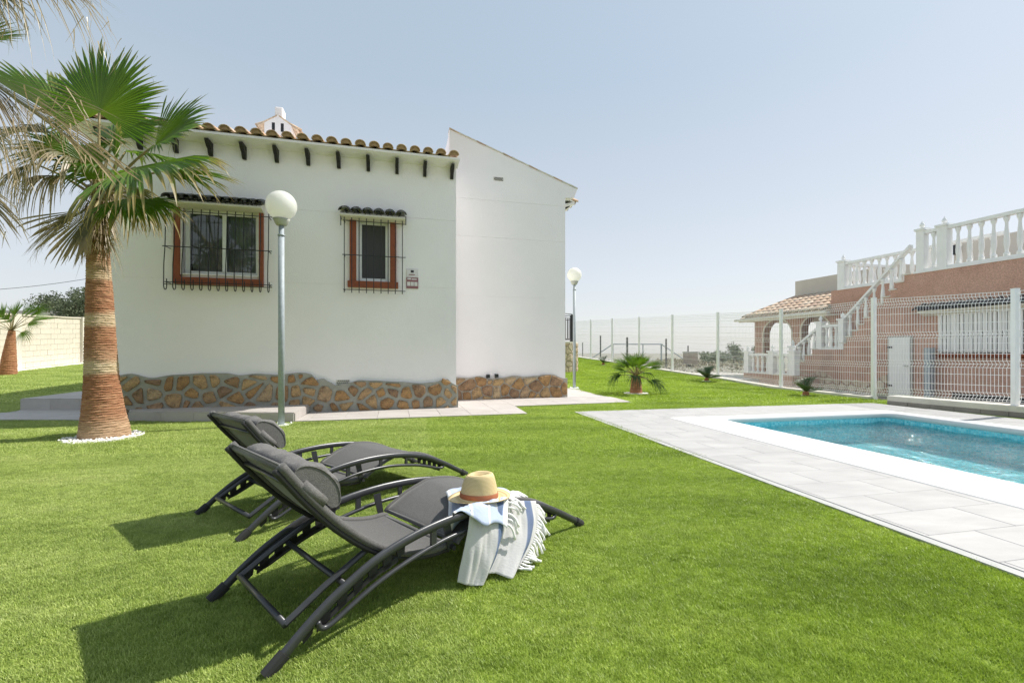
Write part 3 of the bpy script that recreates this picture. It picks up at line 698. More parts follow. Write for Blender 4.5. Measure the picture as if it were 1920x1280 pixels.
WLK = [(-7.95, 7.37), (-6.02, 7.37), (-9.3, 20.0), (-11.2, 20.0)]
Pz1 = lambda z: (lambda x, y: Vector((x, y, z))-L1)
MB().prism(WLK, Pz1(-0.05), Pz1(0.186)).build('walkway_body', M['grout'], walk)
plate_tiles([(-7.95, 7.37), (-6.02, 7.37), (-6.9, 11.0), (-8.85, 11.0)], 0.187, 0.199, M['pave_warm'], walk, L1)
face_tiles((-7.95, 7.37), (-6.02, 7.37), 0.0, 0.186, 4, M['pave_warm'], walk, L1)
face_tiles((-8.85, 11.0), (-7.95, 7.37), 0.0, 0.186, 7, M['pave_warm'], walk, L1)

# ================================================================== WHITE HOUSE
HB = Hp(0, 0, 0)
house = thing('house', 'white rendered house with clay tile eaves, barred windows and rusty stone base', 'house', HB)
hf = lambda a, b, z=0.0: Hp(a, b, z)-HB
A0, A1, B2, G1 = -5.07, 0.0, 1.2, 2.44
def skin(a0, a1, z0, z1, b, holes, joints, parent, name, outline=None, back=0.30):
    """rendered wall face with real openings and scored horizontal joints"""
    zs = sorted({z0, z1, *joints, *[h[2] for h in holes], *[h[3] for h in holes]}); zs = [z for z in zs if z0 <= z <= z1]
    as_ = sorted({a0, a1, *[h[0] for h in holes], *[h[1] for h in holes]})
    m = MB()
    for i in range(len(as_)-1):
        for j in range(len(zs)-1):
            ca, cz = (as_[i]+as_[i+1])/2, (zs[j]+zs[j+1])/2
            if any(h[0] < ca < h[1] and h[2] < cz < h[3] for h in holes): continue
            g0 = 0.003 if zs[j] in joints else 0; g1 = 0.003 if zs[j+1] in joints else 0
            m.box((as_[i], b, zs[j]+g0), (as_[i+1], b+0.012, zs[j+1]-g1), hf)
            m.box((as_[i], b+0.006, zs[j]), (as_[i+1], b+back, zs[j+1]), hf)
    o = m.build(name, M['plaster'], parent); o.data.polygons.foreach_set('use_smooth', [False]*len(o.data.polygons)); return o
BW = (ha(343), ha(484), hz(415, 515), hz(415, 394))       # big window opening
SW = (ha(671), ha(729), hz(700, 527), hz(700, 413))
J = [2.03, 3.17]
skin(A0, A1, -0.2, 4.12, 0.0, [BW, SW], J, house, 'wall')
m = MB()
m.box((A0, 0.31, -0.2), (A0+0.3, 9.0, 4.12), hf); m.box((A1-0.3, 0.31, -0.2), (A1-0.001, B2-0.002, 4.12), hf)
m.box((A0+0.31, 8.7, -0.2), (G1-0.31, 9.0, 4.0), hf)
m.build('side_wall', M['plaster'], house)
# gable wall on the right, stepped back, with the raking parapet
gm = MB(); P0, P1 = 5.30, 4.37
out = [(0.03, -0.2), (G1, -0.2), (G1, 4.16), (2.64, 4.19), (2.715, P1), (0.03, P0)]
jz = [2.06, 3.24, 3.98]
def gslice(z0, z1):
    q = clip_poly(clip_poly(out, 0, 1, z1), 0, -1, -z0); return q
lv = [-0.2]+jz+[9]
for i in range(len(lv)-1):
    q = gslice(lv[i]+(0.003 if i else 0), lv[i+1]-0.003)
    gm.prism(q, lambda a, z: hf(a, B2, z), lambda a, z: hf(a, B2+0.012, z))
gm.prism([(0.03, -0.2), (G1, -0.2), (G1, 4.16), (2.64, 4.19), (2.713, P1-0.002), (0.03, P0-0.002)], lambda a, z: hf(a, B2+0.006, z), lambda a, z: hf(a, B2+0.20, z))
gm.build('gable_wall', M['plaster'], house)
m = MB(); m.box((0.032, B2+0.2, -0.2), (0.30, 6.0, 4.9), hf); m.prism([(0.032, 4.9), (0.30, 4.9), (0.30, 5.18), (0.032, P0-0.06)], lambda a, z: hf(a, B2+0.2, z), lambda a, z: hf(a, 6.0, z))
m.box((G1-0.28, B2+0.2, -0.2), (G1-0.004, 8.6, 4.05), hf); m.build('return_wall', M['plaster'], house)
# thin clay capping tiles along the rake
nR = 15
for i in range(nR):
    t0, t1 = i/nR, (i+1.06)/nR
    a0_, a1_ = 0.03+2.685*t0, 0.03+2.685*min(t1, 1); za, zb = P0-0.93*t0, P0-0.93*min(t1, 1); dz = random.uniform(0.002, 0.012)
    m = MB(); c = hf(a0_, B2, za)
    for b in (B2-0.018, B2+0.24):
        for (a, z) in ((a0_, za+dz), (a1_, zb+0.002), (a1_, zb+0.020), (a0_, za+dz+0.020)): m.v.append(tuple(hf(a, b, z)-c))
    m.f = [(0, 1, 2, 3), (4, 5, 6, 7), (0, 1, 5, 4), (1, 2, 6, 5), (2, 3, 7, 6), (3, 0, 4, 7)]
    o = m.build('capping_tile', M['kerb'] if i % 3 else M['roof_tile_pale'], house); o.location = c
# barrel tiles: one mesh shared
def barrel(r, L, taper=0.84, th=0.012, n=8):
    m = MB()
    for (y, s) in ((0, 1.0), (L, taper)):
        for rr_ in (r*s, (r-th)*s):
            for k in range(n+1): g = math.pi*k/n; m.v.append((rr_*math.cos(g), y, rr_*math.sin(g)*0.85))
    q = n+1
    for k in range(n):
        m.f += [(k, k+1, 2*q+k+1, 2*q+k), (q+k, 3*q+k, 3*q+k+1, q+k+1), (k, q+k, q+k+1, k+1), (2*q+k, 2*q+k+1, 3*q+k+1, 3*q+k)]
    m.f += [(0, 2*q, 3*q, q), (n, q+n, 3*q+n, 2*q+n)]
    return m
def place_axis(loc, xdir, ydir, roll=0.0):
    x = Vector(xdir).normalized(); y = Vector(ydir).normalized(); z = x.cross(y).normalized(); x = y.cross(z)
    return Matrix.Translation(loc) @ Matrix((( x.x, y.x, z.x), (x.y, y.y, z.y), (x.z, y.z, z.z))).to_4x4() @ Matrix.Rotation(roll, 4, 'Y')
hu3 = Vector((*HU, 0)); hv3 = Vector((*HV, 0)); SL = R(14)
up_s = (hv3*math.cos(SL)+Vector((0, 0, math.sin(SL)))).normalized()
roof = link('roof', MB().prism([(-0.24, 4.125), (4.6, 5.33), (9.0, 4.2), (9.0, 4.1), (-0.24, 4.095)], lambda b, z: hf(A0-0.3, b, z), lambda b, z: hf(0.028, b, z)).mesh('roof', M['plaster']), house)
rt = barrel(0.082, 0.46, 0.86).mesh('roof_tile', M['roof_tile'], True); rp = barrel(0.085, 0.46, 1.1).mesh('roof_tile_pan', M['roof_tile'], True)
pm_ = MB(); pm_.prism([(0.071*math.cos(math.pi*k/8), 0.071*0.85*math.sin(math.pi*k/8)) for k in range(9)], lambda x, z: (x, 0.022, z-0.002), lambda x, z: (x, 0.08, z-0.002)); plug = pm_.mesh('mortar_plug', M['plug'])
pitch = 0.2065; n_t = int((A1-A0+0.33)/pitch)
for i in range(n_t+1):
    a = -0.075-i*pitch
    for j in range(4):
        dz = random.uniform(-0.004, 0.004)
        p = hf(a, -0.34, 4.150+dz)+up_s*(0.36*j)+Vector((0, 0, 0.012*j*0))
        rto = link('roof_tile', rt, roof, place_axis(p, hu3, up_s, random.uniform(-0.03, 0.03)))
        if j == 0: link('mortar_plug', plug, rto)
        p2 = hf(a-pitch/2, -0.31, 4.205)+up_s*(0.36*j)
        link('roof_tile', rp, roof, place_axis(p2, -hu3, up_s, 0) if False else place_axis(p2, hu3, up_s, math.pi))
# plaster soffit and eave moulding
MB().prism([(-0.29, 4.09), (-0.29, 4.124), (-0.243, 4.124), (0.0, 4.124), (-0.002, 4.06), (-0.05, 4.075)], lambda b, z: hf(A0-0.28, b, z), lambda b, z: hf(0.026, b, z)).build('eave_moulding', M['plaster'], house)
# carved black corbels
cp = [(0.0, -0.19), (-0.04, -0.19), (-0.07, -0.15), (-0.085, -0.11), (-0.13, -0.09), (-0.17, -0.055), (-0.20, -0.02), (-0.20, 0.0), (0.0, 0.0)]
cm = MB().prism(cp, lambda b, z: HU3(-0.032, b, z), lambda b, z: HU3(0.032, b, z)) if False else None
mbc = MB(); mbc.prism(cp, lambda b, z: Vector((HU[0]*-0.026+HV[0]*b, HU[1]*-0.026+HV[1]*b, z)), lambda b, z: Vector((HU[0]*0.026+HV[0]*b, HU[1]*0.026+HV[1]*b, z)))
cmesh = mbc.mesh('corbel', M['black_wood'])
for i in range(12):
    a = -0.075-i*0.448
    if a < A0: break
    link('corbel', cmesh, house, Matrix.Translation(hf(a, -0.001, 4.058)))

# right-hand eave of the gable roof: soffit, bracket and tile ends seen from below
MB().prism([(G1+0.001, 4.02), (2.74, 4.13), (2.74, 4.17), (G1+0.001, 4.10)], lambda a, z: hf(a, B2+0.21, z), lambda a, z: hf(a, 8.6, z)).build('eave_moulding', M['plaster'], house)
side_tile = barrel(0.088, 0.42).mesh('roof_tile', M['roof_tile_pale'], True)
dn = (-hu3*math.cos(R(19))+Vector((0, 0, math.sin(R(19))))).normalized()
roofR = MB().prism([(0.31, 5.10), (2.74, 4.175), (2.74, 4.15), (0.31, 5.0)], lambda a, z: hf(a, B2+0.21, z), lambda a, z: hf(a, 8.6, z)).build('roof', M['plaster'], house)
for i in range(34):
    link('roof_tile', side_tile, roofR, place_axis(hf(2.83, B2+0.33+i*0.21, 4.185), hv3, dn))
mbc = MB(); mbc.prism([(0, -0.22), (0.05, -0.20), (0.10, -0.12), (0.2, -0.06), (0.2, 0), (0, 0)], lambda a, z: Vector((HU[0]*a-HV[0]*0.045, HU[1]*a-HV[1]*0.045, z)), lambda a, z: Vector((HU[0]*a+HV[0]*0.045, HU[1]*a+HV[1]*0.045, z)))
c2 = mbc.mesh('corbel', M['black_wood'])
for i in range(7): link('corbel', c2, house, Matrix.Translation(hf(G1+0.004, B2+0.30+i*0.5, 4.14)))

# stone plinths: mortar bed with every stone on it
rng = random.Random(3)
def wavy(knots):
    def f(x):
        if x <= knots[0][0]: return knots[0][1]
        for i in range(len(knots)-1):
            if x <= knots[i+1][0]:
                t = (x-knots[i][0])/(knots[i+1][0]-knots[i][0]); t = t*t*(3-2*t); return knots[i][1]+(knots[i+1][1]-knots[i][1])*t
        return knots[-1][1]
    return f
kn = [(ha(px), hz(px, py)) for px, py in ((150, 703), (228, 703), (245, 700), (285, 708), (330, 702), (385, 699), (425, 699), (450, 703), (480, 700), (520, 702), (565, 698), (583, 700), (592, 712), (606, 709), (620, 717), (630, 722), (658, 717), (672, 712), (700, 713), (745, 715), (790, 718), (812, 716), (838, 710), (848, 718), (855, 722))]
top1 = wavy(kn)
def plinth(a0, a1, b, top, mat, smat, cell, gap, proud):
    n = 90; P = [(a0, -0.15), (a1, -0.15)]+[(a1+(a0-a1)*i/n, top(a1+(a0-a1)*i/n)) for i in range(n+1)]
    m = MB(); m.prism(P, lambda a, z: hf(a, b-proud, z), lambda a, z: hf(a, b+0.02, z)); pl = m.build('plinth', mat, house)
    for S in stones(a0, a1, lambda x: 0.0, top, cell, gap, rng):
        me, c = stone_mesh(S, lambda x, y, z: hf(x, b-proud+y, z), 0.024, rng, smat); link('stone', me, pl).location = c
plinth(A0-0.06, 0.03, 0.0, top1, M['mortar_grey'], M['stone'], 0.205, 0.052, 0.055)
def hz2(px, py):                       # photo height on the stepped back gable wall
    r = (px-960)/F; o = Hp(0, B2-0.05, 0); a = (o.x-r*o.y)/(r*HU[1]-HU[0]); return a, H-(py-HY)*(o.y+a*HU[1])/F
kn2 = [hz2(px, py) for px, py in ((857, 707), (880, 708), (900, 705), (915, 710), (940, 708), (965, 704), (985, 706), (1010, 704), (1020, 702), (1035, 702), (1057, 709))]
plinth(0.035, 2.47, B2, wavy(kn2), M['mortar_pale'], M['stone'], 0.20, 0.024, 0.05)

# wall vents and pipe stubs
def vent(px0, px1, py0, py1, second=False):
    if second: (a0, z1), (a1, z0) = hz2(px0, py0), hz2(px1, py1); b = B2
    else: a0, a1, z1, z0 = ha(px0), ha(px1), hz(px0, py0), hz(px1, py1); b = 0.0
    v = MB().box((a0, b-0.006, z0), (a1, b-0.001, z1), hf).build('wall_vent', M['kerb'], house)
    n = max(4, round((a1-a0)/0.028)); m = MB()
    for i in range(n):
        for j in range(3):
            ca = a0+(i+0.5+(0.25 if j % 2 else -0.25)*1)*(a1-a0)/n; cz = z0+(j+0.5)*(z1-z0)/3; h = (a1-a0)/n*0.34
            if ca+h > a1 or ca-h < a0: continue
            m.prism([(ca-h, cz-h), (ca+h, cz-h), (ca+h*0.3, cz+h), (ca-h*0.7, cz+h)], lambda a, z: hf(a, b-0.0085, z), lambda a, z: hf(a, b-0.005, z))
    m.build('opening', M['pipe_black'], v)
vent(630, 656, 712, 722); vent(926, 945, 330, 338.5, True)
for px, py in ((915, 705), (931, 704)):
    a, z = hz2(px, py)
    MB().box((a-0.032, B2-0.09, z-0.032), (a+0.032, B2-0.002, z+0.032), hf).build('pipe_stub', M['pipe_black'], house)

# windows
def window(W, two, depth):
    a0, a1, z0, z1 = W; w = link('window', MB().box((a0-0.002, depth, z0-0.002), (a0+0.055, depth+0.05, z1+0.002), hf).box((a1-0.055, depth, z0-0.002), (a1+0.002, depth+0.05, z1+0.002), hf)
        .box((a0+0.055, depth+0.001, z0-0.002), (a1-0.055, depth+0.05, z0+0.055), hf).box((a0+0.055, depth+0.001, z1-0.055), (a1-0.055, depth+0.05, z1+0.002), hf).mesh('window', M['white_paint']), house)
    cells = [(a0+0.055, a1-0.055)]
    if two:
        c = (a0+a1)/2+0.02; cells = [(a0+0.055, c-0.0), (c, a1-0.055)]
        MB().box((c-0.030, depth-0.012, z0+0.055), (c+0.030, depth-0.001, z1-0.055), hf).build('mullion', M['white_paint'], w)
    for k, (x0, x1) in enumerate(cells):
        MB().box((x0, depth+0.02+0.012*k, z0+0.05), (x1, depth+0.026+0.012*k, z1-0.05), hf).build('pane', M['glass'] if two else M['screen'], w)
        m = MB(); y0 = depth+0.10
        full = not two
        cw = [(x0, x1)] if full or k == 1 else [(x0, x0+(x1-x0)*0.9)]
        for (c0, c1) in cw:
            m.grid(lambda i, j, c0=c0, c1=c1: hf(c0+(c1-c0)*i, y0+0.014*math.sin(i*38), z0+0.04+(z1-z0-0.08)*j), 60, 1)
        m.fix = False; m.build('curtain', M['curtain_dark'] if full else M['curtain'], w, smooth=True)
    if two: 
        for k in range(1, 9): MB().box((a0+0.06, depth+0.16, z0+0.04+k*0.055), (a0+0.35, depth+0.165, z0+0.045+k*0.055), hf)
    # reveal lining and dark room behind
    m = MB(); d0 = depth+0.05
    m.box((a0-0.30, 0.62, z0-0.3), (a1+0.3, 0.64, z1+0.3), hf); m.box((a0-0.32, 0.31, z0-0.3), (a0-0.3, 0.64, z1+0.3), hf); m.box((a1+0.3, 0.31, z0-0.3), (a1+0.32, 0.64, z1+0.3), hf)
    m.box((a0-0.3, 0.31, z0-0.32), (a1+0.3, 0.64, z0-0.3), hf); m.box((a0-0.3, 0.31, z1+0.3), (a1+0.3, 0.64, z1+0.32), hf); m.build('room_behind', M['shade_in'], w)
    return w
window(BW, True, 0.09); window(SW, False, 0.09)
def surround(W, oL, oR, zb, zt, sillx):
    a0, a1, z0, z1 = W; m = MB(); p = -0.055
    m.box((oL, p, zb+0.1), (a0-0.022, -0.001, zt), hf); m.box((a1+0.022, p, zb+0.1), (oR, -0.001, zt), hf)
    m.box((oL-sillx, p-0.012, zb), (oR+sillx, -0.001, zb+0.1), hf)
    bevel(m.build('window_surround', M['terracotta_paint'], house), 0.004)
    m = MB(); m.box((a0-0.021, -0.03, z0-0.02), (a0, 0.09, z1), hf); m.box((a1, -0.03, z0-0.02), (a1+0.021, 0.09, z1), hf); m.box((a0, -0.03, z0-0.02), (a1, 0.088, z0-0.0), hf)
    m.build('window_reveal', M['plaster'], house)
surround(BW, ha(328), ha(495), hz(415, 535), hz(415, 392), 0.0)
surround(SW, ha(656), ha(743), hz(700, 540), hz(700, 405), 0.03)
def canopy(aL, aR, zc, nt, r, proj, parent):
    m = MB(); m.prism([(0, zc-0.09), (0, zc+0.06), (-proj*0.8, zc+0.0), (-proj*0.95, zc-0.03), (-proj*0.95, zc-0.05), (-proj*0.4, zc-0.08)], lambda b, z: hf(aL+0.02, b-0.001, z), lambda b, z: hf(aR-0.02, b-0.001, z))
    c = m.build('window_canopy', M['cream'], parent)
    me = barrel(r, proj+0.05, 0.9, 0.011).mesh('canopy_tile', M['dark_tile'], True)
    sl = (hv3*math.cos(R(20))+Vector((0, 0, math.sin(R(20))))).normalized(); step = (aR-aL)/nt
    for i in range(nt):
        link('canopy_tile', me, c, place_axis(hf(aL+(i+0.5)*step, -proj-0.03, zc+0.0), hu3, sl, random.uniform(-0.05, 0.05)))
        if i: link('canopy_tile', me, c, place_axis(hf(aL+i*step, -proj+0.0, zc+0.035), hu3, sl, math.pi))
    return c
canopy(ha(318), ha(499), hz(410, 385), 11, 0.075, 0.20, house)
canopy(ha(637), ha(762), hz(700, 407), 6, 0.088, 0.20, house)
def grille(px, nb, ztop, zmid, zbot, b, hook, parent):
    aL, aR = ha(px[0]), ha(px[1]); r = 0.0065
    base = MB()
    g = MB().tube([hf(aL-0.03, b-0.004, zmid), hf(aR+0.05, b-0.004, zmid)], 0.007, 6).build('window_grille', M['black_iron'], parent)
    for z in (ztop, zbot, zbot-0.035 if hook else None):
        if z is None: continue
        MB().tube([hf(aL-0.02, b+0.008, z), hf(aR+0.05, b+0.008, z)], 0.006, 6).build('rail', M['black_iron'], g)
    for z in (ztop, zmid, zbot):
        for a in (aL, aR): MB().tube([hf(a, b, z), hf(a, 0.0, z)], 0.006, 6).build('wall_tie', M['black_iron'], g)
    for i in range(nb):
        a = aL+(aR-aL)*i/(nb-1)
        P = [hf(a, b, ztop+0.05), hf(a, b, zbot-0.05)]
        if hook:
            P = [hf(a, b+0.03, ztop+0.05), hf(a, b+0.005, (ztop+zbot)/2), hf(a, b-0.03, zbot+0.25), hf(a, b-0.035, zbot-0.04)]+[hf(a, b-0.035+0.045*(1-math.cos(R(t))), zbot-0.06-0.05*math.sin(R(t))) for t in range(15, 181, 33)]+[hf(a, b+0.055, zbot-0.02), hf(a, b+0.05, zbot+0.05)]
        MB().tube(P, r, 6).build('bar', M['black_iron'], g)
gb = -0.19
def hzb(px, py, b): r = (px-960)/F; o = Hp(0, b, 0); a = (o.x-r*o.y)/(r*HU[1]-HU[0]); return a, H-(py-HY)*(o.y+a*HU[1])/F
def grille_px(p0, p1, nb, yt, ym, yb, b, hook):
    aL, aR = hzb(p0, 0, b)[0], hzb(p1, 0, b)[0]; z = [hzb((p0+p1)/2, y, b)[1] for y in (yt, ym, yb)]
    global ha
    keep = ha; ha = lambda q: aL if q == p0 else aR
    grille((p0, p1), nb, z[0], z[1], z[2], b, hook, house); ha = keep
grille_px(309, 503, 13, 400, 466, 531, -0.17, True)
grille_px(645.5, 754.5, 9, 416.5, 480, 544, -0.13, False)
# little iron brackets under the small canopy
for px in (639, 761):
    a, z = hzb(px, 412, -0.15); MB().tube([hf(a, -0.16, z+0.05), hf(a, -0.16, z-0.09)], 0.007, 6).tube([hf(a, -0.16, z+0.04), hf(a, 0, z+0.04)], 0.006, 6).build('canopy_bracket', M['black_iron'], house)
# chimney
cbx, cy_ = at(526, 228, 10.9), 10.9
ca, cb = inv(HO, HU, HV, cbx.x, cbx.y); zc = cbx.z
hw = 22.5/F*10.9
MB().prism([(-hw, 4.6), (hw, 4.6), (hw, zc-0.19), (0.0, zc+0.02), (-hw, zc-0.19)], lambda x, z: hf(ca+x, cb-0.26, z), lambda x, z: hf(ca+x, cb+0.26, z)).build('chimney', M['plaster'], house)
chim = [o for o in house.children if o.name.startswith('chimney')][0]
for sgn in (-1, 1):
    m = MB(); m.prism([(sgn*0.02, zc+0.03), (sgn*(hw+0.14), zc-0.235), (sgn*(hw+0.14), zc-0.275), (sgn*0.02, zc-0.01)], lambda x, z: hf(ca+x, cb-0.264, z), lambda x, z: hf(ca+x, cb+0.36, z)); m.build('chimney_roof', M['roof_tile'], chim)
    for k in range(4):
        bb = cb-0.18+k*0.16; dd = (-sgn*hu3*math.cos(R(25))+Vector((0, 0, math.sin(R(25))))).normalized()
        link('chimney_tile', barrel(0.075, 0.44, 0.9, 0.012, 6).mesh('chimney_tile', M['roof_tile']), chim, place_axis(hf(ca+sgn*(hw+0.19), bb, zc-0.265), hv3 if sgn > 0 else -hv3, dd))
    MB().box((ca+sgn*0.095-0.032, cb-0.264, zc-0.36), (ca+sgn*0.095+0.032, cb-0.258, zc-0.165), hf).build('chimney_slot', M['pipe_black'], chim)
bevel(MB().box((ca-0.09, cb-0.17, zc-0.02), (ca+0.09, cb+0.12, zc+0.27), hf).build('chimney_pot', M['plaster'], chim), 0.03)
# burglar alarm plaque
sgn = thing('alarm_sign', 'small white and faded red security plaque beside the narrow barred window', 'sign', Hp(ha(773), 0, hz(773, 523)))
sf = lambda a, b, z=0: Hp(ha(773)+a, b, z)-sgn.location+Vector((0, 0, 0))
zs_ = sgn.location.z
def sfz(a, b, z): return Hp(ha(773)+a, b, zs_+z)-sgn.location
u_ = 0.0094
bevel(MB().box((-10.2*u_, -0.012, -18*u_), (10.2*u_, -0.001, 18*u_), sfz).build('plaque', M['sign_white'], sgn), 0.006)
MB().box((-10.3*u_, -0.016, -17*u_), (10.3*u_, -0.0125, 2.5*u_), sfz).build('red_panel', M['sign_red'], sgn)
m = MB()
for k in (-1, 0, 1): m.box((k*6.2*u_-2.7*u_, -0.0185, -12.5*u_), (k*6.2*u_+2.7*u_, -0.0165, -5.5*u_), sfz)
m.box((-8.6*u_, -0.0185, -1.4*u_), (-2.5*u_, -0.0165, 1.3*u_), sfz); m.box((-1.2*u_, -0.0185, -1.6*u_), (7.6*u_, -0.0165, 0.2*u_), sfz)
m.build('light_panels', M['sign_white'], sgn)
MB().box((-2.6*u_, -0.016, 11*u_), (2.6*u_, -0.0125, 15*u_), sfz).build('dark_mark', M['pipe_black'], sgn)
MB().box((-6*u_, -0.015, 6.5*u_), (4.5*u_, -0.0125, 8*u_), sfz).build('small_print', M['sign_red'], sgn)

# terrace bastion and railing behind the house
bo = Vector((1.4, 17.4, 0)); bast = thing('terrace_wall', 'rounded beige rubble stone terrace wall behind the white house', 'wall', bo)
bp = []
for (x, y) in ((-3.2, -1.35), (0.1, -1.35)): bp.append((x, y))
for k in range(0, 9): g = R(-80+k*20); bp.append((0.28+0.72*math.cos(g), -0.63+0.72*math.sin(g)))
bp += [(0.6, 3.2), (-3.2, 3.2)]
ztw = 0.95+18.5*16.2/F
MB().prism(bp, lambda x, y: (x, y, -0.2), lambda x, y: (x, y, ztw-0.03)).build('wall_core', M['mortar_pale'], bast)
MB().prism([(x*1.02, y*1.02) for x, y in bp], lambda x, y: (x, y, ztw-0.03), lambda x, y: (x, y, ztw+0.02)).build('coping', M['kerb'], bast)
seg = []; acc = [0]
for i in range(1, 11): acc.append(acc[-1]+math.dist(bp[i], bp[i-1]))
def bframe(x, y, z):
    for i in range(1, 11):
        if x <= acc[i] or i == 10:
            t = (x-acc[i-1])/(acc[i]-acc[i-1]); p = (bp[i-1][0]+(bp[i][0]-bp[i-1][0])*t, bp[i-1][1]+(bp[i][1]-bp[i-1][1])*t)
            d = Vector((bp[i][0]-bp[i-1][0], bp[i][1]-bp[i-1][1], 0)).normalized(); n = Vector((-d.y, d.x, 0)); return Vector((p[0], p[1], z))+n*y
for S in stones(1.6, acc[10], lambda x: 0.0, lambda x: ztw+0.0, 0.21, 0.02, rng):
    me, c = stone_mesh(S, bframe, 0.03, rng, M['rubble']); link('stone', me, bast).location = c
rail = thing('terrace_railing', 'black iron railing curving round the terrace behind the white house', 'railing', bo+Vector((0, 0, ztw)))
zt2 = 0.95+73*16.2/F-ztw
rp_ = [(x*0.9-0.06, y*0.9) for x, y in bp[1:11]]; rp_ = [(-2.9, rp_[0][1])]+rp_
for z in (0.12, zt2-0.16, zt2-0.01):
    MB().tube([(x, y, z) for x, y in rp_], 0.016, 6).build('rail', M['black_iron'], rail)
for i in range(len(rp_)-1):
    L = math.dist(rp_[i], rp_[i+1]); n = max(1, round(L/0.12))
    for k in range(n):
        t = k/n; x = rp_[i][0]+(rp_[i+1][0]-rp_[i][0])*t; y = rp_[i][1]+(rp_[i+1][1]-rp_[i][1])*t
        MB().tube([(x, y, 0.12 if (i or k) else 0), (x, y, zt2-0.16)], 0.011, 5).build('baluster', M['black_iron'], rail)
MB().box((0.72, -0.9, 0.0), (0.86, -0.7, zt2-0.05)).build('post', M['black_iron'], rail)

# ================================================================== NEIGHBOUR HOUSE
nb = thing('neighbour_house', 'brick red stuccoed villa with white balustrades, outside staircase and roof terrace beyond the fence', 'house', Np(10, 13, -0.3))
NL = Vector(nb.location)
nf = lambda t, k, z=0.0: Np(t, k, z)-NL
KA, KB = 12.55, 13.42                     # main wall and stair-side wall (perpendicular distances)
T = lambda px, k: npk(px, 660, k)[0]
Z = lambda px, py, k: npk(px, py, k)[2]
tA = T(1716, KA); zT = Z(1716, 509.5, KA)
tB = T(1572, KB)
ground_z = -0.35
bay = (T(1895+90, KA), T(1760, KA), Z(1830, 663, KA), Z(1830, 582, KA))      # barred window, (t0, t1, z0, z1); t grows away from us
door = (T(1711, KA), T(1667, KA), ground_z+0.02, Z(1690, 630, KA))
def nskin(k, t0, t1, z0, z1, holes, depth, mat, name, parent):
    ts = sorted({t0, t1, *[h[0] for h in holes], *[h[1] for h in holes]}); zs = sorted({z0, z1, *[h[2] for h in holes], *[h[3] for h in holes]})
    m = MB()
    for i in range(len(ts)-1):
        for j in range(len(zs)-1):
            ct, cz = (ts[i]+ts[i+1])/2, (zs[j]+zs[j+1])/2
            if any(h[0] < ct < h[1] and h[2] < cz < h[3] for h in holes): continue
            m.box((ts[i], k, zs[j]), (ts[i+1], k+depth, zs[j+1]), nf)
    return m.build(name, mat, parent)
nskin(KA, 3.0, tA, ground_z-0.3, zT-0.05, [bay], 0.3, M['stucco'], 'wall', nb)
nskin(KB, tA-0.6, tB, ground_z-0.3, zT-0.05, [], 0.3, M['stucco'], 'stair_wall', nb)
MB().box((3.0, KA+0.31, zT-0.30), (tA-0.01, 20.0, zT-0.06), nf).box((tA, KB+0.31, zT-0.30), (tB, 20.0, zT-0.06), nf).build('terrace_floor', M['concrete'], nb)
MB().box((tB-0.01, KB+0.01, ground_z), (tB+0.25, 17.5, zT-0.06), nf).build('end_wall', M['stucco'], nb)
# window behind white slats, with black tiled canopy and sill
w = MB().box((bay[0]-0.02, KA+0.16, bay[2]-0.02), (bay[1]+0.02, KA+0.20, bay[3]+0.02), nf).build('window', M['shade_in'], nb)
n = 24
for i in range(n):
    t0 = bay[0]+(bay[1]-bay[0])*i/n; t1 = bay[0]+(bay[1]-bay[0])*(i+1)/n
    MB().box((t0+0.008, KA-0.02, bay[2]+0.03), (t1-0.008, KA-0.005, bay[3]-0.0), nf).build('slat', M['white_paint'], w)
zc_ = Z(1830, 577, KA); cs = MB().prism([(0, zc_-0.12), (0, zc_+0.10), (-0.26, zc_+0.0), (-0.26, zc_-0.03), (-0.1, zc_-0.10)], lambda b, z: nf(bay[0]-0.2, KA+b-0.001, z), lambda b, z: nf(bay[1]+0.28, KA+b-0.001, z)).build('window_canopy', M['cream'], nb)
nu3, nv3 = Vector((*NU, 0)), Vector((*NV, 0)); sl = (nv3*math.cos(R(24))+Vector((0, 0, math.sin(R(24))))).normalized()
ctile = barrel(0.085, 0.36, 0.9, 0.012, 6).mesh('canopy_tile', M['dark_tile'], True)
for i in range(int((bay[1]-bay[0]+0.5)/0.18)):
    link('canopy_tile', ctile, cs, place_axis(nf(bay[1]+0.30-i*0.18, KA-0.30, zc_+0.01), -nu3, sl))
    link('canopy_tile', ctile, cs, place_axis(nf(bay[1]+0.21-i*0.18, KA-0.27, zc_+0.04), -nu3, sl, math.pi))
sil = MB().box((bay[0]-0.1, KA-0.08, bay[2]-0.04), (bay[1]+0.05, KA-0.001, bay[2]+0.01), nf).build('window_sill', M['terracotta_paint'], nb)
stile = barrel(0.06, 0.2, 0.95, 0.012, 6).mesh('sill_tile', M['terracotta_paint'], True)
for i in range(int((bay[1]-bay[0])/0.13)): link('sill_tile', stile, sil, place_axis(nf(bay[0]+0.06+i*0.13, KA-0.13, bay[2]-0.09), -nu3, nv3))
m = MB()
for i in range(14): t = bay[0]+(bay[1]-bay[0])*(i+0.5)/14; m.tube([nf(t, KA-0.06, bay[2]+0.0), nf(t, KA-0.06, bay[3]+0.08)], 0.009, 5)
for z in (bay[2]+0.08, bay[2]+0.42, bay[3]-0.05): m.tube([nf(bay[0], KA-0.065, z), nf(bay[1], KA-0.065, z)], 0.009, 5)
gbars = m.build('window_grille', M['white_metal'], nb)
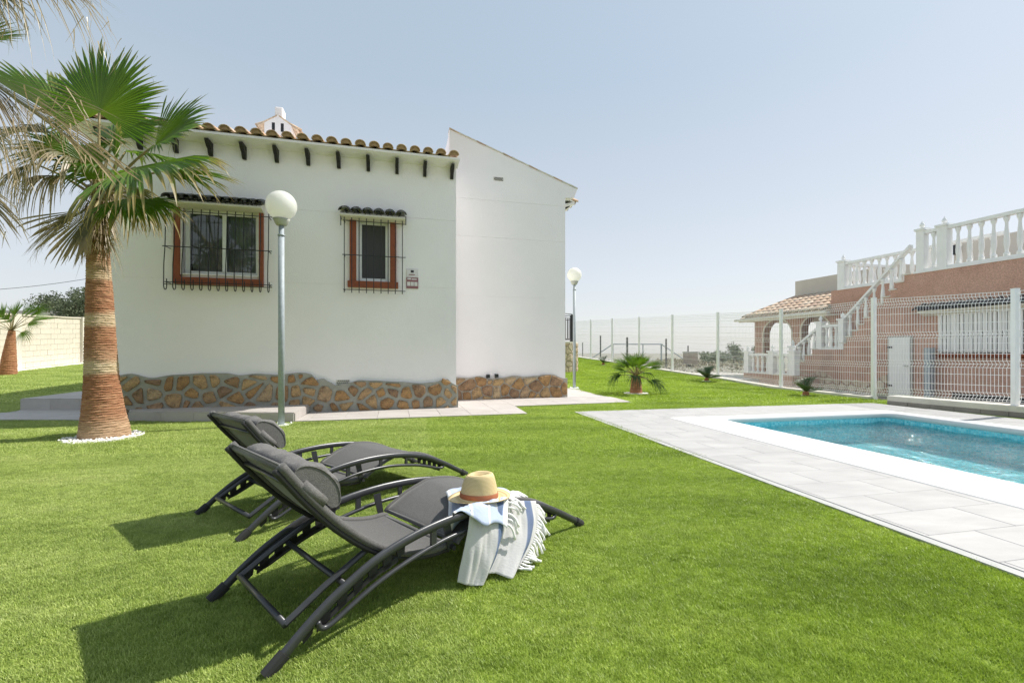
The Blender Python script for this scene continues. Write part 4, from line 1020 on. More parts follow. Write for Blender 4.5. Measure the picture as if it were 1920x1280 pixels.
# white utility door
dr = MB().box((door[0]+0.03, KA-0.05, door[2]), (door[1]-0.03, KA-0.012, door[3]-0.03), nf).build('door', M['white_paint'], nb)
MB().box((door[0]+0.06, KA-0.075, Z(1705, 686, KA)-0.012), (door[0]+0.17, KA-0.051, Z(1705, 686, KA)+0.012), nf).build('handle', M['black_iron'], dr)
for py in (651, 722): z = Z(1670, py, KA); MB().box((door[1]-0.11, KA-0.062, z-0.02), (door[1]+0.01, KA-0.051, z+0.02), nf).build('hinge', M['black_iron'], dr)
dfm = MB().box((door[0]-0.02, KA-0.03, door[2]), (door[0]+0.028, KA-0.002, door[3]), nf).box((door[1]-0.028, KA-0.03, door[2]), (door[1]+0.02, KA-0.002, door[3]), nf).box((door[0]+0.028, KA-0.03, door[3]-0.028), (door[1]-0.028, KA-0.002, door[3]), nf).build('door_frame', M['concrete'], nb)
# meter box post and dark low vents
bx = T(1735, KA-0.4), T(1729, KA-0.4)
MB().box((bx[0], KA-0.25, ground_z), (bx[1]+0.06, KA-0.10, Z(1732, 652, KA)), nf).build('downpipe_box', M['galv'], nb)
MB().box((T(1925, KA), KA-0.01, Z(1840, 752, KA)), (T(1785, KA), KA-0.002, Z(1840, 739, KA)), nf).build('low_vent', M['black_iron'], nb)
MB().box((T(1640, KA)-0.0, KA-0.015, Z(1636, 628, KA)-0.07), (T(1633, KA), KA-0.001, Z(1636, 622, KA)), nf).build('wall_lamp', M['black_iron'], nb)

# staircase up the wall: ground flight, landing, long flight
base_f = Z(1490, 700, KA); land = Z(1577, 655, KA)
t1a, t1b = T(1484, KA), T(1536, KA); t2a, t2b = T(1577, KA), T(1709, KA)
def flight(ta, tb, za, zb, n, thick=True):
    P = []
    for i in range(n):
        t = ta+(tb-ta)*i/n; z = za+(zb-za)*(i+1)/n; P += [(t, za+(zb-za)*i/n if i else ground_z), (t, z)]
    P += [(tb, zb), (tb, ground_z)]; return P
st = MB()
pA = [(t1a, ground_z)]
for i in range(4): t = t1a+(t1b-t1a)*i/4; pA += [(t, base_f+(land-base_f)*(i+(1 if i or 1 else 0))/4)]; pA += [(t1a+(t1b-t1a)*(i+1)/4, base_f+(land-base_f)*(i+1)/4)]
pA += [(t2a, land)]
nS = 11
for i in range(nS):
    z = land+(zT-0.05-land)*(i+1)/nS; pA += [(t2a+(t2b-t2a)*i/nS, z), (t2a+(t2b-t2a)*(i+1)/nS, z)]
pA += [(tA+0.001, zT-0.05), (tA+0.001, ground_z-0.3), (t1a, ground_z-0.3)]
cols = [(t1a+(t1b-t1a)*(i+1)/4, t1a+(t1b-t1a)*i/4, base_f+(land-base_f)*(i+1)/4) for i in range(4)]+[(t2a, t1b, land)]
cols += [(t2a+(t2b-t2a)*(i+1)/nS, t2a+(t2b-t2a)*i/nS, land+(zT-0.05-land)*(i+1)/nS) for i in range(nS)]+[(tA+0.001, t2b, zT-0.05)]
for (a, b, z) in cols: st.box((a, KA, ground_z-0.3), (b, KB-0.002, z), nf)
stair = st.build('staircase', M['stucco'], nb)
for i in range(nS):
    z = land+(zT-0.05-land)*(i+1)/nS; a, b = t2a+(t2b-t2a)*i/nS, t2a+(t2b-t2a)*(i+1)/nS
    MB().box((b, KA-0.03, z+0.001), (a+0.03, KB-0.01, z+0.032), nf).build('tread', M['kerb'], stair)
for i in range(4):
    z = base_f+(land-base_f)*(i+1)/4; a, b = t1a+(t1b-t1a)*i/4, t1a+(t1b-t1a)*(i+1)/4
    MB().box((b, KA-0.03, z+0.001), (a+0.03, KB-0.01, z+0.032), nf).build('tread', M['kerb'], stair)
# irregular stone dado along the foot of the wall and stair
def nstones(t0, t1, k, zb, zt, cell, par):
    fr = lambda x, y, z: nf(t1-x, k+y, z)
    for S in stones(0, t1-t0, lambda x: zb, zt, cell, 0.03, rng, 0.36, 0.9):
        me, c = stone_mesh(S, fr, 0.025, rng, M['rubble']); link('stone', me, par).location = c
dd = MB().box((door[1]+0.02, KA-0.01, ground_z-0.3), (t1a, KA-0.001, Z(1640, 735, KA)-0.03), nf).build('stone_dado', M['stucco'], nb)
nstones(door[1]+0.02, t1a, KA-0.011, ground_z-0.02, lambda x: ground_z+0.62+0.11*math.sin(x*2.3)+0.06*math.sin(x*7), 0.24, dd)
nstones(T(1920, KA), door[0]-0.02, KA-0.011, ground_z-0.02, lambda x: ground_z+0.22+0.07*math.sin(x*3.3), 0.25, dd)

# balustrades
bprof = [(0.052, 0.0), (0.052, 0.05), (0.030, 0.07), (0.032, 0.11), (0.048, 0.20), (0.050, 0.26), (0.040, 0.38), (0.028, 0.50), (0.026, 0.56), (0.042, 0.59), (0.052, 0.62), (0.052, 0.66)]
balmesh = MB().lathe(bprof, 8).mesh('baluster', M['white_paint'], True)
def balm(h):
    key = ('bal', round(h, 2))
    if key not in tile_cache: tile_cache[key] = MB().lathe([(r, z*h/0.66) for r, z in bprof], 8).mesh('baluster', M['white_paint'], True)
    return tile_cache[key]
def newel(t, k, z, h, par, w=0.11):
    m = MB().box((t-w, k-w, z), (t+w, k+w, z+h), nf).box((t-w-0.03, k-w-0.03, z+h), (t+w+0.03, k+w+0.03, z+h+0.05), nf)
    c = nf(t, k, z+h+0.05); m.lathe([(0.045, 0.0), (0.024, 0.02), (0.052, 0.06), (0.056, 0.09), (0.036, 0.13), (0.015, 0.16), (0.003, 0.19)], 8, c)
    return m.build('newel', M['white_paint'], par)
def balustrade(pa, pb, za, zb, h, par, spacing=0.215, stepped=0.0, trim=0.12):
    """pa, pb = (t, k); floor heights za, zb"""
    L = math.dist(pa, pb); n = max(1, round((L-2*trim)/spacing))
    d = ((pb[0]-pa[0])/L, (pb[1]-pa[1])/L); nn = (-d[1], d[0])
    def P(s, w, z): return nf(pa[0]+d[0]*s+nn[0]*w, pa[1]+d[1]*s+nn[1]*w, z)
    zf = lambda s: za+(zb-za)*s/L
    r = None
    for (lo, hi, w) in ((h-0.075, h, 0.07), (0.0, 0.05, 0.07)):
        if lo == 0.0 and abs(zb-za) > 0.05: continue
        m = MB(); nn_ = 0
        for s in (0.0, L):
            for (w_, zz) in ((-w, lo), (w, lo), (w, hi), (-w, hi)): m.v.append(tuple(P(s, w_, zf(s)+zz)))
        m.f += [tuple(nn_+q for q in f) for f in ((0, 1, 2, 3), (4, 5, 6, 7), (0, 1, 5, 4), (1, 2, 6, 5), (2, 3, 7, 6), (3, 0, 4, 7))]
        q_ = m.build('base_rail' if r else 'balustrade', M['white_paint'], r or par); r = r or q_
    for i in range(n):
        s = trim+(L-2*trim)*(i+0.5)/n; low = 0.05 if abs(zb-za) < 0.05 else -0.02
        link('baluster', balm(h-0.075-low), r, Matrix.Translation(P(s, 0, zf(s)+low)))
    return r
hB = Z(1716, 437, KA+0.08)-zT
ktop = KA+0.10
balustrade((3.2, ktop), (T(1775, ktop), ktop), zT, zT, hB, nb)
balustrade((T(1775, ktop), ktop), (tA-0.08, ktop), zT, zT, hB, nb)
newel(T(1771, ktop), ktop, zT-0.0, hB+0.0, nb, 0.10); newel(tA-0.09, ktop, zT-0.03, hB+0.05, nb, 0.085)
kb2 = KB+0.10
hb2 = Z(1640, 480, kb2)-Z(1640, 531, kb2)
bb = balustrade((tA-1.2, kb2), (tB-0.08, kb2), zT-0.02, zT-0.02, hb2, nb)
newel(tB-0.08, kb2, zT-0.04, hb2+0.04, nb, 0.11)
balustrade((tB-0.08, kb2), (tB-0.08, kb2+3.4), zT-0.02, zT-0.02, hb2, nb)
MB().box((3.0, KA-0.02, zT-0.05), (tA+0.03, KA+0.24, zT-0.001), nf).box((tA+0.031, KB-0.02, zT-0.07), (tB+0.03, KB+0.24, zT-0.022), nf).build('terrace_coping', M['white_paint'], nb)
hs = 0.80
balustrade((T(1579, KA+0.06), KA+0.06), (t2b+0.05, KA+0.06), land+0.03, zT-0.1, hs, nb, 0.21)
balustrade((t1b, KA+0.06), (t2a, KA+0.06), land, land, 0.74, nb, 0.18)
balustrade((t1a, KA+0.06), (t1b, KA+0.06), base_f+0.05, land, 0.74, nb, 0.17)
newel(t1b, KA+0.06, land, 0.80, nb, 0.085); newel(t2a, KA+0.06, land, 0.84, nb, 0.085); newel(t1a, KA+0.06, base_f, 0.84, nb, 0.085)
# penthouse block behind the terrace
tp = T(1788, 15.4)
MB().box((3.0, 15.4, zT-0.05), (tp, 19.5, Z(1850, 445, 15.4)), nf).build('penthouse', M['beige_wall'], nb)
MB().box((T(1797, 15.35), 15.30, Z(1793, 478, 15.4)), (T(1789, 15.35), 15.39, Z(1793, 460, 15.4)), nf).build('wall_lamp', M['black_iron'], nb)
# porch: arched wall, eave, clay roof and beige parapet
tE = T(1415, KB); tC = tB
def arch(pxl, pxr, pyt):
    a, b = T(pxr, KB), T(pxl, KB); return a, b, Z((pxl+pxr)/2, pyt, KB)
AR = [arch(1432, 1484, 599), arch(1503, 1556, 592)]
zE = Z(1480, 583, KB)-0.1
zfl = base_f
m = MB()
def archpoly(a, b, zt, zb):
    P = [(a, zb)]; r = (b-a)/2
    for k in range(0, 13): g = math.pi-math.pi*k/12; P.append(((a+b)/2+r*math.cos(g), zt-r+r*math.sin(g)))
    P.append((b, zb)); return P
# wall made of slices between, over and under the arches (openings run down to the terrace floor)
cuts = [tC] + [v for A in AR[::-1] for v in (A[0], A[1])] + [tE]
z_lo = ground_z-0.3
segs = [(tC, AR[1][0]), (AR[1][1], AR[0][0]), (AR[0][1], tE)]
for a, b in segs: m.box((a, KB, z_lo), (b, KB+0.28, zE), nf)
for (a, b, zt) in AR:
    zs0 = land-0.05 if False else zfl
    m.box((a, KB, z_lo), (b, KB+0.28, zfl), nf)
    r = (b-a)/2; N = 12
    for k in range(N):
        g0, g1 = math.pi-math.pi*k/N, math.pi-math.pi*(k+1)/N
        x0, x1 = (a+b)/2+r*math.cos(g0), (a+b)/2+r*math.cos(g1); y0, y1 = zt-r*0.85+r*0.85*math.sin(g0), zt-r*0.85+r*0.85*math.sin(g1)
        m.prism([(x0, y0), (x1, y1), (x1, zE), (x0, zE)], lambda t, z: nf(t, KB, z), lambda t, z: nf(t, KB+0.28, z))
m.build('porch_wall', M['stucco'], nb)
for (a, b, zt) in AR:
    r = (b-a)/2; m = MB()
    P = [(a-0.0, zfl)]+[((a+b)/2+r*math.cos(math.pi-math.pi*k/16), zt-r*0.85+r*0.85*math.sin(math.pi-math.pi*k/16)) for k in range(17)]+[(b, zfl)]
    for i in range(len(P)-1):
        p, q = P[i], P[i+1]; cx, cz = (a+b)/2, zt-r*0.85; o2 = lambda p: (cx+(p[0]-cx)*(1+0.05/r), p[1] if p[1] < cz else cz+(p[1]-cz)*(1+0.05/r))
        pp, qq = o2(p), o2(q); m.prism([p, q, qq, pp], lambda t, z: nf(t, KB-0.02, z), lambda t, z: nf(t, KB+0.01, z))
    m.build('arch_moulding', M['cream'], nb)
# back of porch: white framed window behind the nearer arch, open sky through the far one
m = MB(); a, b, zt = AR[1]
MB().box((tC, KB+1.6, z_lo), (AR[0][0]-0.5, KB+1.8, zE+0.2), nf).build('inner_wall', M['stucco'], nb)
wd = MB().box((a-0.5, KB+1.50, Z(1530, 640, KB)), (b+0.1, KB+1.54, Z(1530, 604, KB)), nf).build('window', M['shade_in'], nb)
for t in (a-0.5, a, b-0.35, b+0.06): MB().box((t, KB+1.47, Z(1530, 640, KB)), (t+0.05, KB+1.499, Z(1530, 604, KB)), nf).build('frame', M['white_paint'], wd)
MB().box((a-0.5, KB+1.46, Z(1530, 616, KB)), (b+0.1, KB+1.469, Z(1530, 616, KB)+0.06), nf).build('transom', M['white_paint'], wd)
MB().box((tC, KB+0.29, zE-0.05), (tE, KB+1.59, zE), nf).build('porch_ceiling', M['cream'], nb)
# eave fascia and roof
KE = KB-0.42
ze0 = Z(1480, 597, KE); ze1 = ze0+0.13; tF = T(1385, KE)
MB().box((tC+0.02, KE, ze0), (tF, KE+0.10, ze1), nf).box((tC+0.02, KE+0.10, ze0+0.02), (tF, KB+0.3, ze0+0.06), nf).build('fascia', M['cream'], nb)
MB().tube([nf(tC, KE-0.05, ze1-0.03), nf(tF+0.15, KE-0.05, ze1-0.05)], 0.05, 6).build('gutter', M['cream'], nb)
KR = 15.2; zR = Z(1540, 556, KR)
proof = MB().prism([(KE+0.02, ze1+0.02), (KR, zR-0.03), (KR+0.3, zR-0.03), (KR+0.3, ze0), (KE+0.1, ze0+0.06)], lambda k, z: nf(tC+0.26, k, z), lambda k, z: nf(tF-0.05, k, z)).build('roof', M['roof_tile_pale'], nb)
rl = math.hypot(KR-KE, zR-ze1); upn = (nv3*(KR-KE)/rl+Vector((0, 0, (zR-ze1)/rl))).normalized()
pt = barrel(0.10, 0.50, 0.88, 0.014, 6).mesh('roof_tile', M['roof_tile_pale'], True)
nc = int((tF-tC-0.2)/0.235)
for i in range(nc):
    t = tC+0.35+i*0.235
    for j in range(int(rl/0.42)+1):
        p = nf(t, KE-0.05, ze1+0.035)+upn*(0.42*j)
        link('roof_tile', pt, proof, place_axis(p, -nu3, upn, random.uniform(-0.04, 0.04)))
MB().box((T(1571, 15.5)-2.0, 15.5, zR-0.3), (T(1491, 15.5), 18.5, Z(1530, 521, 15.5)), nf).build('parapet', M['beige_wall'], nb)
# lower terrace with its balustrade
KT = 11.6; zt0 = Z(1445, 700, KT); ht = Z(1445, 661.5, KT)-zt0
tT0, tT1 = T(1490, KT), T(1403, KT)
MB().box((tT0, KT-0.1, ground_z-0.3), (tT1+0.1, KB-0.001, zt0-0.02), nf).build('terrace_base', M['stucco'], nb)
balustrade((tT0, KT), (T(1449, KT), KT), zt0-0.02, zt0-0.02, ht, nb, 0.22); balustrade((T(1449, KT), KT), (tT1, KT), zt0-0.02, zt0-0.02, ht, nb, 0.22)
for px in (1489, 1449, 1403): newel(T(px, KT), KT, zt0-0.02, ht+0.04, nb, 0.10)
MB().box((3.0, 8.6, -0.42), (22.0, KA-0.02, -0.345), Np).build('neighbour_yard', M['concrete'], kind='structure')
MB().prism([(6.6, 14.2), (10.5, 15.6), (9.0, 19.5), (5.6, 17.6)], lambda x, y: (x, y, -0.3), lambda x, y: (x, y, 0.09)).build('concrete_apron', M['concrete'], kind='structure')

# ================================================================== WHITE MESH FENCE
fo = Vector((FENCE[1][0], FENCE[1][1], 0)); fence = thing('garden_fence', 'tall white welded wire fence with square posts along the lawn and pool', 'fence', fo)
FB = [(8.25, 4.35, 0.165, 1.84)] + [(7.43, 6.72, 0.165, 1.84)]
for (x, y) in FENCE[1:]: z = max(zlawn(x, y), 0)+0.04; FB.append((x, y, z, z+1.96))
for i, (x, y, z0, z1) in enumerate(FB):
    m = MB().box((x-0.035, y-0.035, z0-0.3), (x+0.035, y+0.035, z1+0.04), lambda a, b, c: Vector((a, b, c))-fo); bevel(m.build('post', M['white_metal'], fence), 0.004)
    MB().box((x-0.038, y-0.038, z1+0.04), (x+0.038, y+0.038, z1+0.05), lambda a, b, c: Vector((a, b, c))-fo).build('post_cap', M['white_metal'], fence)
def wire_panel(p, q, k=1.0):
    a, b = Vector(p[:2]), Vector(q[:2]); L = (b-a).length; d = (b-a)/L; nrm = Vector((d.y, -d.x))
    m = MB(); nvw = int(L/0.055); za0, zb0 = p[2]+0.04, q[2]+0.04; h0, h1 = p[3]-p[2]-0.03, q[3]-q[2]-0.03
    folds = [0.08, 0.62, 1.16, h0-0.10] if h0 > 1.8 else [0.08, 0.56, 1.02, h0-0.10]
    zl = [0.0]
    for f in folds: zl += [f-0.05, f, f+0.05]
    zl += [h0]; zl = sorted(z for z in zl if 0 <= z <= h0)
    off = lambda z: 0.038 if any(abs(z-f) < 0.01 for f in folds) else 0.0
    def P(s, z, w=0): zz = za0+(zb0-za0)*s/L+z*(1+(h1/h0-1)*s/L); c = a+d*s+nrm*(off(z)+w); return Vector((c.x, c.y, zz))-fo
    for i in range(1, nvw):
        s = L*i/nvw; m.tube([P(s, z) for z in zl], 0.0040*k, 3, False)
    hz_ = sorted(set([0.0, h0]+[f+k for f in folds for k in (-0.05, 0, 0.05)]+[0.26, 0.44, 0.80, 0.98, 1.34, 1.52, 1.70] if h0 > 1.8 else [0.0, h0]+[f+k for f in folds for k in (-0.05, 0, 0.05)]+[0.24, 0.40, 0.72, 0.88, 1.2, 1.38]))
    for z in hz_:
        if 0 <= z <= h0: m.tube([P(0.03, z, 0.005), P(L-0.03, z, 0.005)], 0.0048*k, 3, False)
    o = m.build('wire_mesh', M['white_metal'], fence); o['kind'] = 'stuff'
for i in range(len(FB)-1): wire_panel(FB[i], FB[i+1], 1.0 if i < 4 else 0.68)

# ================================================================== LAMP POSTS
def lamp(x, y, z, hgt, rb, label):
    t = thing('garden_lamp', label, 'lamp post', (x, y, z), 'globe lamps on grey posts')
    bevel(MB().box((-0.11, -0.11, -0.01), (0.11, 0.11, 0.012)).build('base_plate', M['white_metal'], t), 0.003)
    for sx_ in (-1, 1):
        for sy_ in (-1, 1): MB().lathe([(0.012, 0.012), (0.012, 0.03), (0.006, 0.034)], 6, (sx_*0.085, sy_*0.085, 0)).build('bolt', M['white_metal'], t)
    MB().lathe([(0.039, 0.0), (0.037, hgt-2*rb-0.20)], 20).build('post', M['galv'], t, smooth=True)
    MB().lathe([(0.044, hgt-2*rb-0.21), (0.044, hgt-2*rb-0.19), (0.032, hgt-2*rb-0.185), (0.032, hgt-2*rb-0.06)], 16).build('neck', M['galv'], t, smooth=True)
    MB().lathe([(0.06, hgt-2*rb-0.07), (0.075, hgt-2*rb-0.05), (0.088, hgt-2*rb-0.015), (0.105, hgt-2*rb+0.012)], 20).build('globe_collar', M['collar'], t, smooth=True)
    cz = hgt-rb; pr = [(max(0.001, rb*math.sin(R(g))), cz-rb*math.cos(R(g))) for g in [12+168*k/26 for k in range(27)]]
    g = MB().lathe(pr, 40).build('globe', M['globe'], t, smooth=True); return t
lamp(-3.0, 5.92, 0, 3.04, 0.187, 'nearer globe lamp on a grey post in front of the white wall')
z2 = zlawn(1.61, 11.75); lamp(1.61, 11.75, 0.02, 3.11, 0.185, 'farther globe lamp on a grey post past the right corner of the white house')

# ================================================================== PALMS AND PLANTS
def fan_leaf(hub, axis, normal, Rr, spread, nseg, mat, parent, split=0.5, droop=0.25, fold=0.5, rng=random, hairs=False, uneven=0.12, cup=0.25, sidelen=0.75, wob=0.05):
    """palmate leaf: pleated blade that splits into drooping fingers; coordinates local to parent"""
    ax = Vector(axis).normalized(); nn = Vector(normal); nn = (nn-ax*nn.dot(ax)).normalized(); sd = ax.cross(nn)
    mb = MB(); mb.rad = []; mb.fix = False
    half = R(spread)
    for i in range(nseg):
        th = -half+2*half*(i+0.5)/nseg+rng.uniform(-0.25, 0.25)*half/nseg
        e = abs(th)/max(half, 1e-3); L = Rr*(sidelen+(1-sidelen)*math.cos(e*1.4))*(1+rng.uniform(-uneven, uneven))
        dirv = ax*math.cos(th)+sd*math.sin(th); side = -ax*math.sin(th)+sd*math.cos(th)
        tw = math.tan(half/nseg)*1.22; sp = split*rng.uniform(0.88, 1.12); dr = droop*rng.uniform(0.5, 1.6); wb = rng.uniform(-wob, wob)*Rr; curl = rng.uniform(-0.25, 0.25)
        st = len(mb.v); stations = [0.02, 0.22, 0.42, 0.58, 0.72, 0.84, 0.93, 1.0]
        for t in stations:
            wdt = t*L*tw if t < sp else sp*L*tw*max(0.03, (1-((t-sp)/(1-sp))**1.6))
            d = max(0, t-sp*0.7)/(1-sp*0.7)
            c = Vector(hub)+dirv*L*t*(1-0.25*dr*d*d)+nn*(cup*L*(e*e)*t)+Vector((0, 0, -dr*L*d*d))+side*(wb*d*d)
            pleat = wdt*fold
            mb.v += [tuple(c-side*wdt+nn*pleat), tuple(c-nn*pleat*0.4), tuple(c+side*wdt+nn*pleat)]; mb.rad += [t, t, t]
        for k in range(len(stations)-1):
            a = st+3*k; mb.f += [(a, a+1, a+4, a+3), (a+1, a+2, a+5, a+4)]
        if hairs and rng.random() < 0.75:
            t0 = rng.uniform(0.45, 0.95); c = Vector(hub)+dirv*L*t0+nn*(cup*L*e*e*t0)+Vector((0, 0, -dr*L*max(0, (t0-sp*0.7)/(1-sp*0.7))**2)); Lh = rng.uniform(0.08, 0.24)*Rr
            st = len(mb.v); q = c.copy(); vv = Vector((rng.uniform(-0.5, 0.5), rng.uniform(-0.5, 0.5), -1)).normalized()
            for k in range(4):
                wd_ = 0.004*(1-k/3.5); mb.v += [tuple(q-side*wd_), tuple(q+side*wd_)]; mb.rad += [0.99, 0.99]; q = q+vv*Lh/3+Vector((rng.uniform(-1, 1), 0, 0))*Lh*0.08; 
            for k in range(3): a = st+2*k; mb.f.append((a, a+1, a+3, a+2))
    return mb.build('frond', mat, parent)
def petiole(frond, p0, p1, r0, r1, sag, mat):
    P = []
    p0, p1 = Vector(p0), Vector(p1)
    for k in range(7): t = k/6; P.append(p0.lerp(p1, t)+Vector((0, 0, sag*math.sin(math.pi*t))))
    MB().tube(P, [r0+(r1-r0)*k/6 for k in range(7)], 6).build('petiole', mat, frond, smooth=True)
def trunk_mesh(knots, mat, parent, n=56, dz=0.009, amp=0.007, rng=random):
    zt = knots[-1][0]; N = int((zt-knots[0][0])/dz); m = MB(); ph = [rng.uniform(0, 6.28) for _ in range(200)]
    for i in range(N+1):
        z = knots[0][0]+(zt-knots[0][0])*i/N
        for k in range(len(knots)-1):
            if z <= knots[k+1][0]+1e-6: t = (z-knots[k][0])/(knots[k+1][0]-knots[k][0]); r = knots[k][1]+(knots[k+1][1]-knots[k][1])*t; cx = knots[k][2]+(knots[k+1][2]-knots[k][2])*t; break
        ring = rng.uniform(-1, 1)*0.5+(0.8 if i % 3 == 0 else -0.3)
        for k in range(n):
            g = 2*math.pi*k/n; rr_ = r+amp*(ring*0.5+0.5*math.sin(7*g+ph[i % 199]+z*23)*math.sin(3*g+z*31)+rng.uniform(-0.3, 0.3))*min(1, r/0.16)
            m.v.append((cx+rr_*math.cos(g), rr_*math.sin(g), z))
    for i in range(N):
        for k in range(n): a = i*n+k; b = i*n+(k+1) % n; m.f.append((a, b, b+n, a+n))
    m.fix = False; return m.build('trunk', mat, parent, smooth=False)
def gravel(x, y, z, r, n, parent, rng):
    m = MB()
    for i in range(n):
        a, d = rng.uniform(0, 6.283), r*math.sqrt(rng.random()); s = rng.uniform(0.010, 0.021); c = (x+d*math.cos(a), y+d*math.sin(a), z+rng.uniform(0.002, 0.022))
        st = len(m.v)
        for dx, dy, dz in ((1, 0, 0), (0, 1, 0), (-1, 0, 0), (0, -1, 0), (0, 0, 0.7), (0, 0, -0.7)):
            m.v.append((c[0]+dx*s*rng.uniform(0.7, 1.2), c[1]+dy*s*rng.uniform(0.7, 1.2), c[2]+dz*s*rng.uniform(0.7, 1.1)))
        m.f += [tuple(st+q for q in f) for f in ((0, 1, 4), (1, 2, 4), (2, 3, 4), (3, 0, 4), (1, 0, 5), (2, 1, 5), (3, 2, 5), (0, 3, 5))]
    m.fix = False; o = m.build('gravel', M['pebble'], parent, kind='stuff'); return o
PX, PY = -4.56, 5.10
rg = random.Random(11)
palm = thing('palm_tree', 'tall fan palm with thick rusty banded trunk in a white pebble ring', 'palm tree', (PX, PY, 0))
PO3 = Vector((PX, PY, 0))
trunk_mesh([(-0.02, 0.232, 0.0), (0.12, 0.218, -0.005), (0.32, 0.184, -0.02), (0.60, 0.156, -0.035), (1.0, 0.139, -0.05), (1.5, 0.122, -0.06), (2.0, 0.101, -0.075), (2.4, 0.084, -0.06), (2.62, 0.08, -0.045)], M['trunk'], palm, rng=rg)
gravel(0.02, -0.04, 0.0, 0.355, 620, palm, rg)
MB().lathe([(0.36, -0.02), (0.36, 0.006), (0.01, 0.010)], 28, (0.02, -0.04, 0)).build('pebble_bed', M['pebble'], palm)
crown = Vector((-0.045, 0, 2.72))
# shaggy fibre and old leaf bases round the head of the trunk
m = MB(); m.rad = []; m.fix = False
for i in range(520):
    g = rg.uniform(0, 6.283); z = rg.uniform(2.15, 2.85); r = 0.075+rg.uniform(0, 0.045); c = Vector((-0.055+r*math.cos(g), r*math.sin(g), z)); o_ = Vector((math.cos(g), math.sin(g), 0)); L = rg.uniform(0.08, 0.32)
    sdv = Vector((-math.sin(g), math.cos(g), 0)); st = len(m.v); up = rg.uniform(-1.0, 0.5)
    for k in range(4): t = k/3; q = c+o_*L*t*0.45+Vector((0, 0, L*(up*t-0.5*t*t)))+sdv*rg.uniform(-0.01, 0.01); w_ = 0.008*(1-t*0.9); m.v += [tuple(q-sdv*w_), tuple(q+sdv*w_)]; m.rad += [0.5+0.5*t]*2
    for k in range(3): a = st+2*k; m.f.append((a, a+1, a+3, a+2))
m.build('leaf_base_fibre', M['leaf_dry'], palm)['kind'] = 'stuff'
def pl(px, py, dy=0.0): return at(px, py, PY+dy)-PO3
LV = [ # hub px, py, depth offset, axis, normal, radius, half spread, segs, material, droop, cup, split
 (186, 212, -0.05, (0.12, 0.05, 1), (0.05, -1, 0.15), 0.82, 122, 62, 'leaf', 0.04, -0.10, 0.60),
 (116, 224, 0.10, (-0.55, 0.25, 0.85), (0.75, -0.55, 0.35), 0.92, 72, 40, 'leaf', 0.05, 0.35, 0.62),
 (290, 272, -0.05, (0.86, -0.2, 0.42), (-0.25, -0.75, 0.45), 0.84, 66, 42, 'leaf', 0.10, 0.25, 0.64),
 (254, 314, -0.35, (0.92, -0.35, -0.05), (0.05, -0.62, 0.8), 1.05, 92, 50, 'leaf_lime', 0.24, -0.12, 0.66),
 (300, 322, -0.05, (0.95, 0.1, -0.08), (0, -0.5, 0.8), 0.82, 40, 26, 'leaf_lime', 0.20, 0.1, 0.55),
 (240, 372, -0.30, (0.75, -0.35, -0.35), (0.3, -0.55, 0.8), 0.62, 78, 34, 'leaf_lime', 0.34, -0.1, 0.6),
 (212, 262, 0.35, (0.35, 0.55, 0.75), (-0.2, -0.9, 0.5), 0.70, 88, 36, 'leaf', 0.08, 0.1, 0.6),
 (150, 285, 0.25, (-0.35, 0.45, 0.35), (0.2, -0.9, 0.5), 0.70, 88, 36, 'leaf', 0.15, 0.1, 0.6),
 (150, 300, -0.30, (-0.45, -0.6, 0.15), (-0.1, -0.5, 0.85), 0.62, 80, 34, 'leaf_olive', 0.55, -0.1, 0.5),
 (235, 285, 0.45, (0.7, 0.7, 0.15), (-0.2, -0.6, 0.8), 0.75, 80, 34, 'leaf', 0.25, 0.1, 0.6),
 (176, 392, -0.25, (-0.22, -0.30, -0.95), (0.1, -0.95, 0.25), 0.66, 44, 34, 'leaf_olive', 0.04, 0.5, 0.74),
 (150, 400, -0.05, (-0.78, -0.25, -0.62), (-0.3, -0.75, 0.55), 0.62, 50, 34, 'leaf_dry', 0.20, 0.1, 0.45),
 (62, 306, -0.05, (-0.75, -0.25, -0.45), (-0.2, -0.6, 0.7), 0.50, 88, 36, 'leaf_olive', 0.75, -0.1, 0.45),
 (120, 330, -0.35, (-0.6, -0.6, -0.2), (-0.2, -0.6, 0.8), 0.52, 74, 30, 'leaf_dry', 0.8, -0.1, 0.42),
 (196, 415, 0.02, (0.12, -0.15, -1), (0.1, -1, 0.1), 0.42, 30, 20, 'leaf_dry', 0.0, 0.7, 0.6),
 (228, 350, 0.1, (0.5, 0.3, -0.6), (0.3, -0.8, 0.4), 0.50, 50, 22, 'leaf_olive', 0.3, 0.2, 0.5),
 (218, 300, -0.15, (0.45, -0.4, 0.75), (-0.2, -0.8, 0.5), 0.46, 84, 30, 'leaf_lime', 0.15, 0.1, 0.55),
 (175, 318, -0.20, (-0.35, -0.5, 0.60), (0.2, -0.8, 0.5), 0.44, 80, 30, 'leaf', 0.25, 0.1, 0.5),
 (200, 335, -0.30, (0.15, -0.8, 0.15), (0.0, -0.5, 0.9), 0.48, 95, 34, 'leaf', 0.40, 0.0, 0.55),
 (128, 290, 0.0, (-0.8, -0.2, 0.35), (0.2, -0.8, 0.5), 0.60, 60, 32, 'leaf', 0.2, 0.1, 0.55),
 (270, 375, -0.15, (0.7, -0.2, -0.35), (0.1, -0.7, 0.7), 0.42, 70, 28, 'leaf_lime', 0.35, 0.0, 0.5),
 (95, 250, -0.15, (-0.9, -0.3, 0.1), (0.2, -0.6, 0.8), 0.62, 50, 32, 'leaf_olive', 0.45, 0.1, 0.5)]
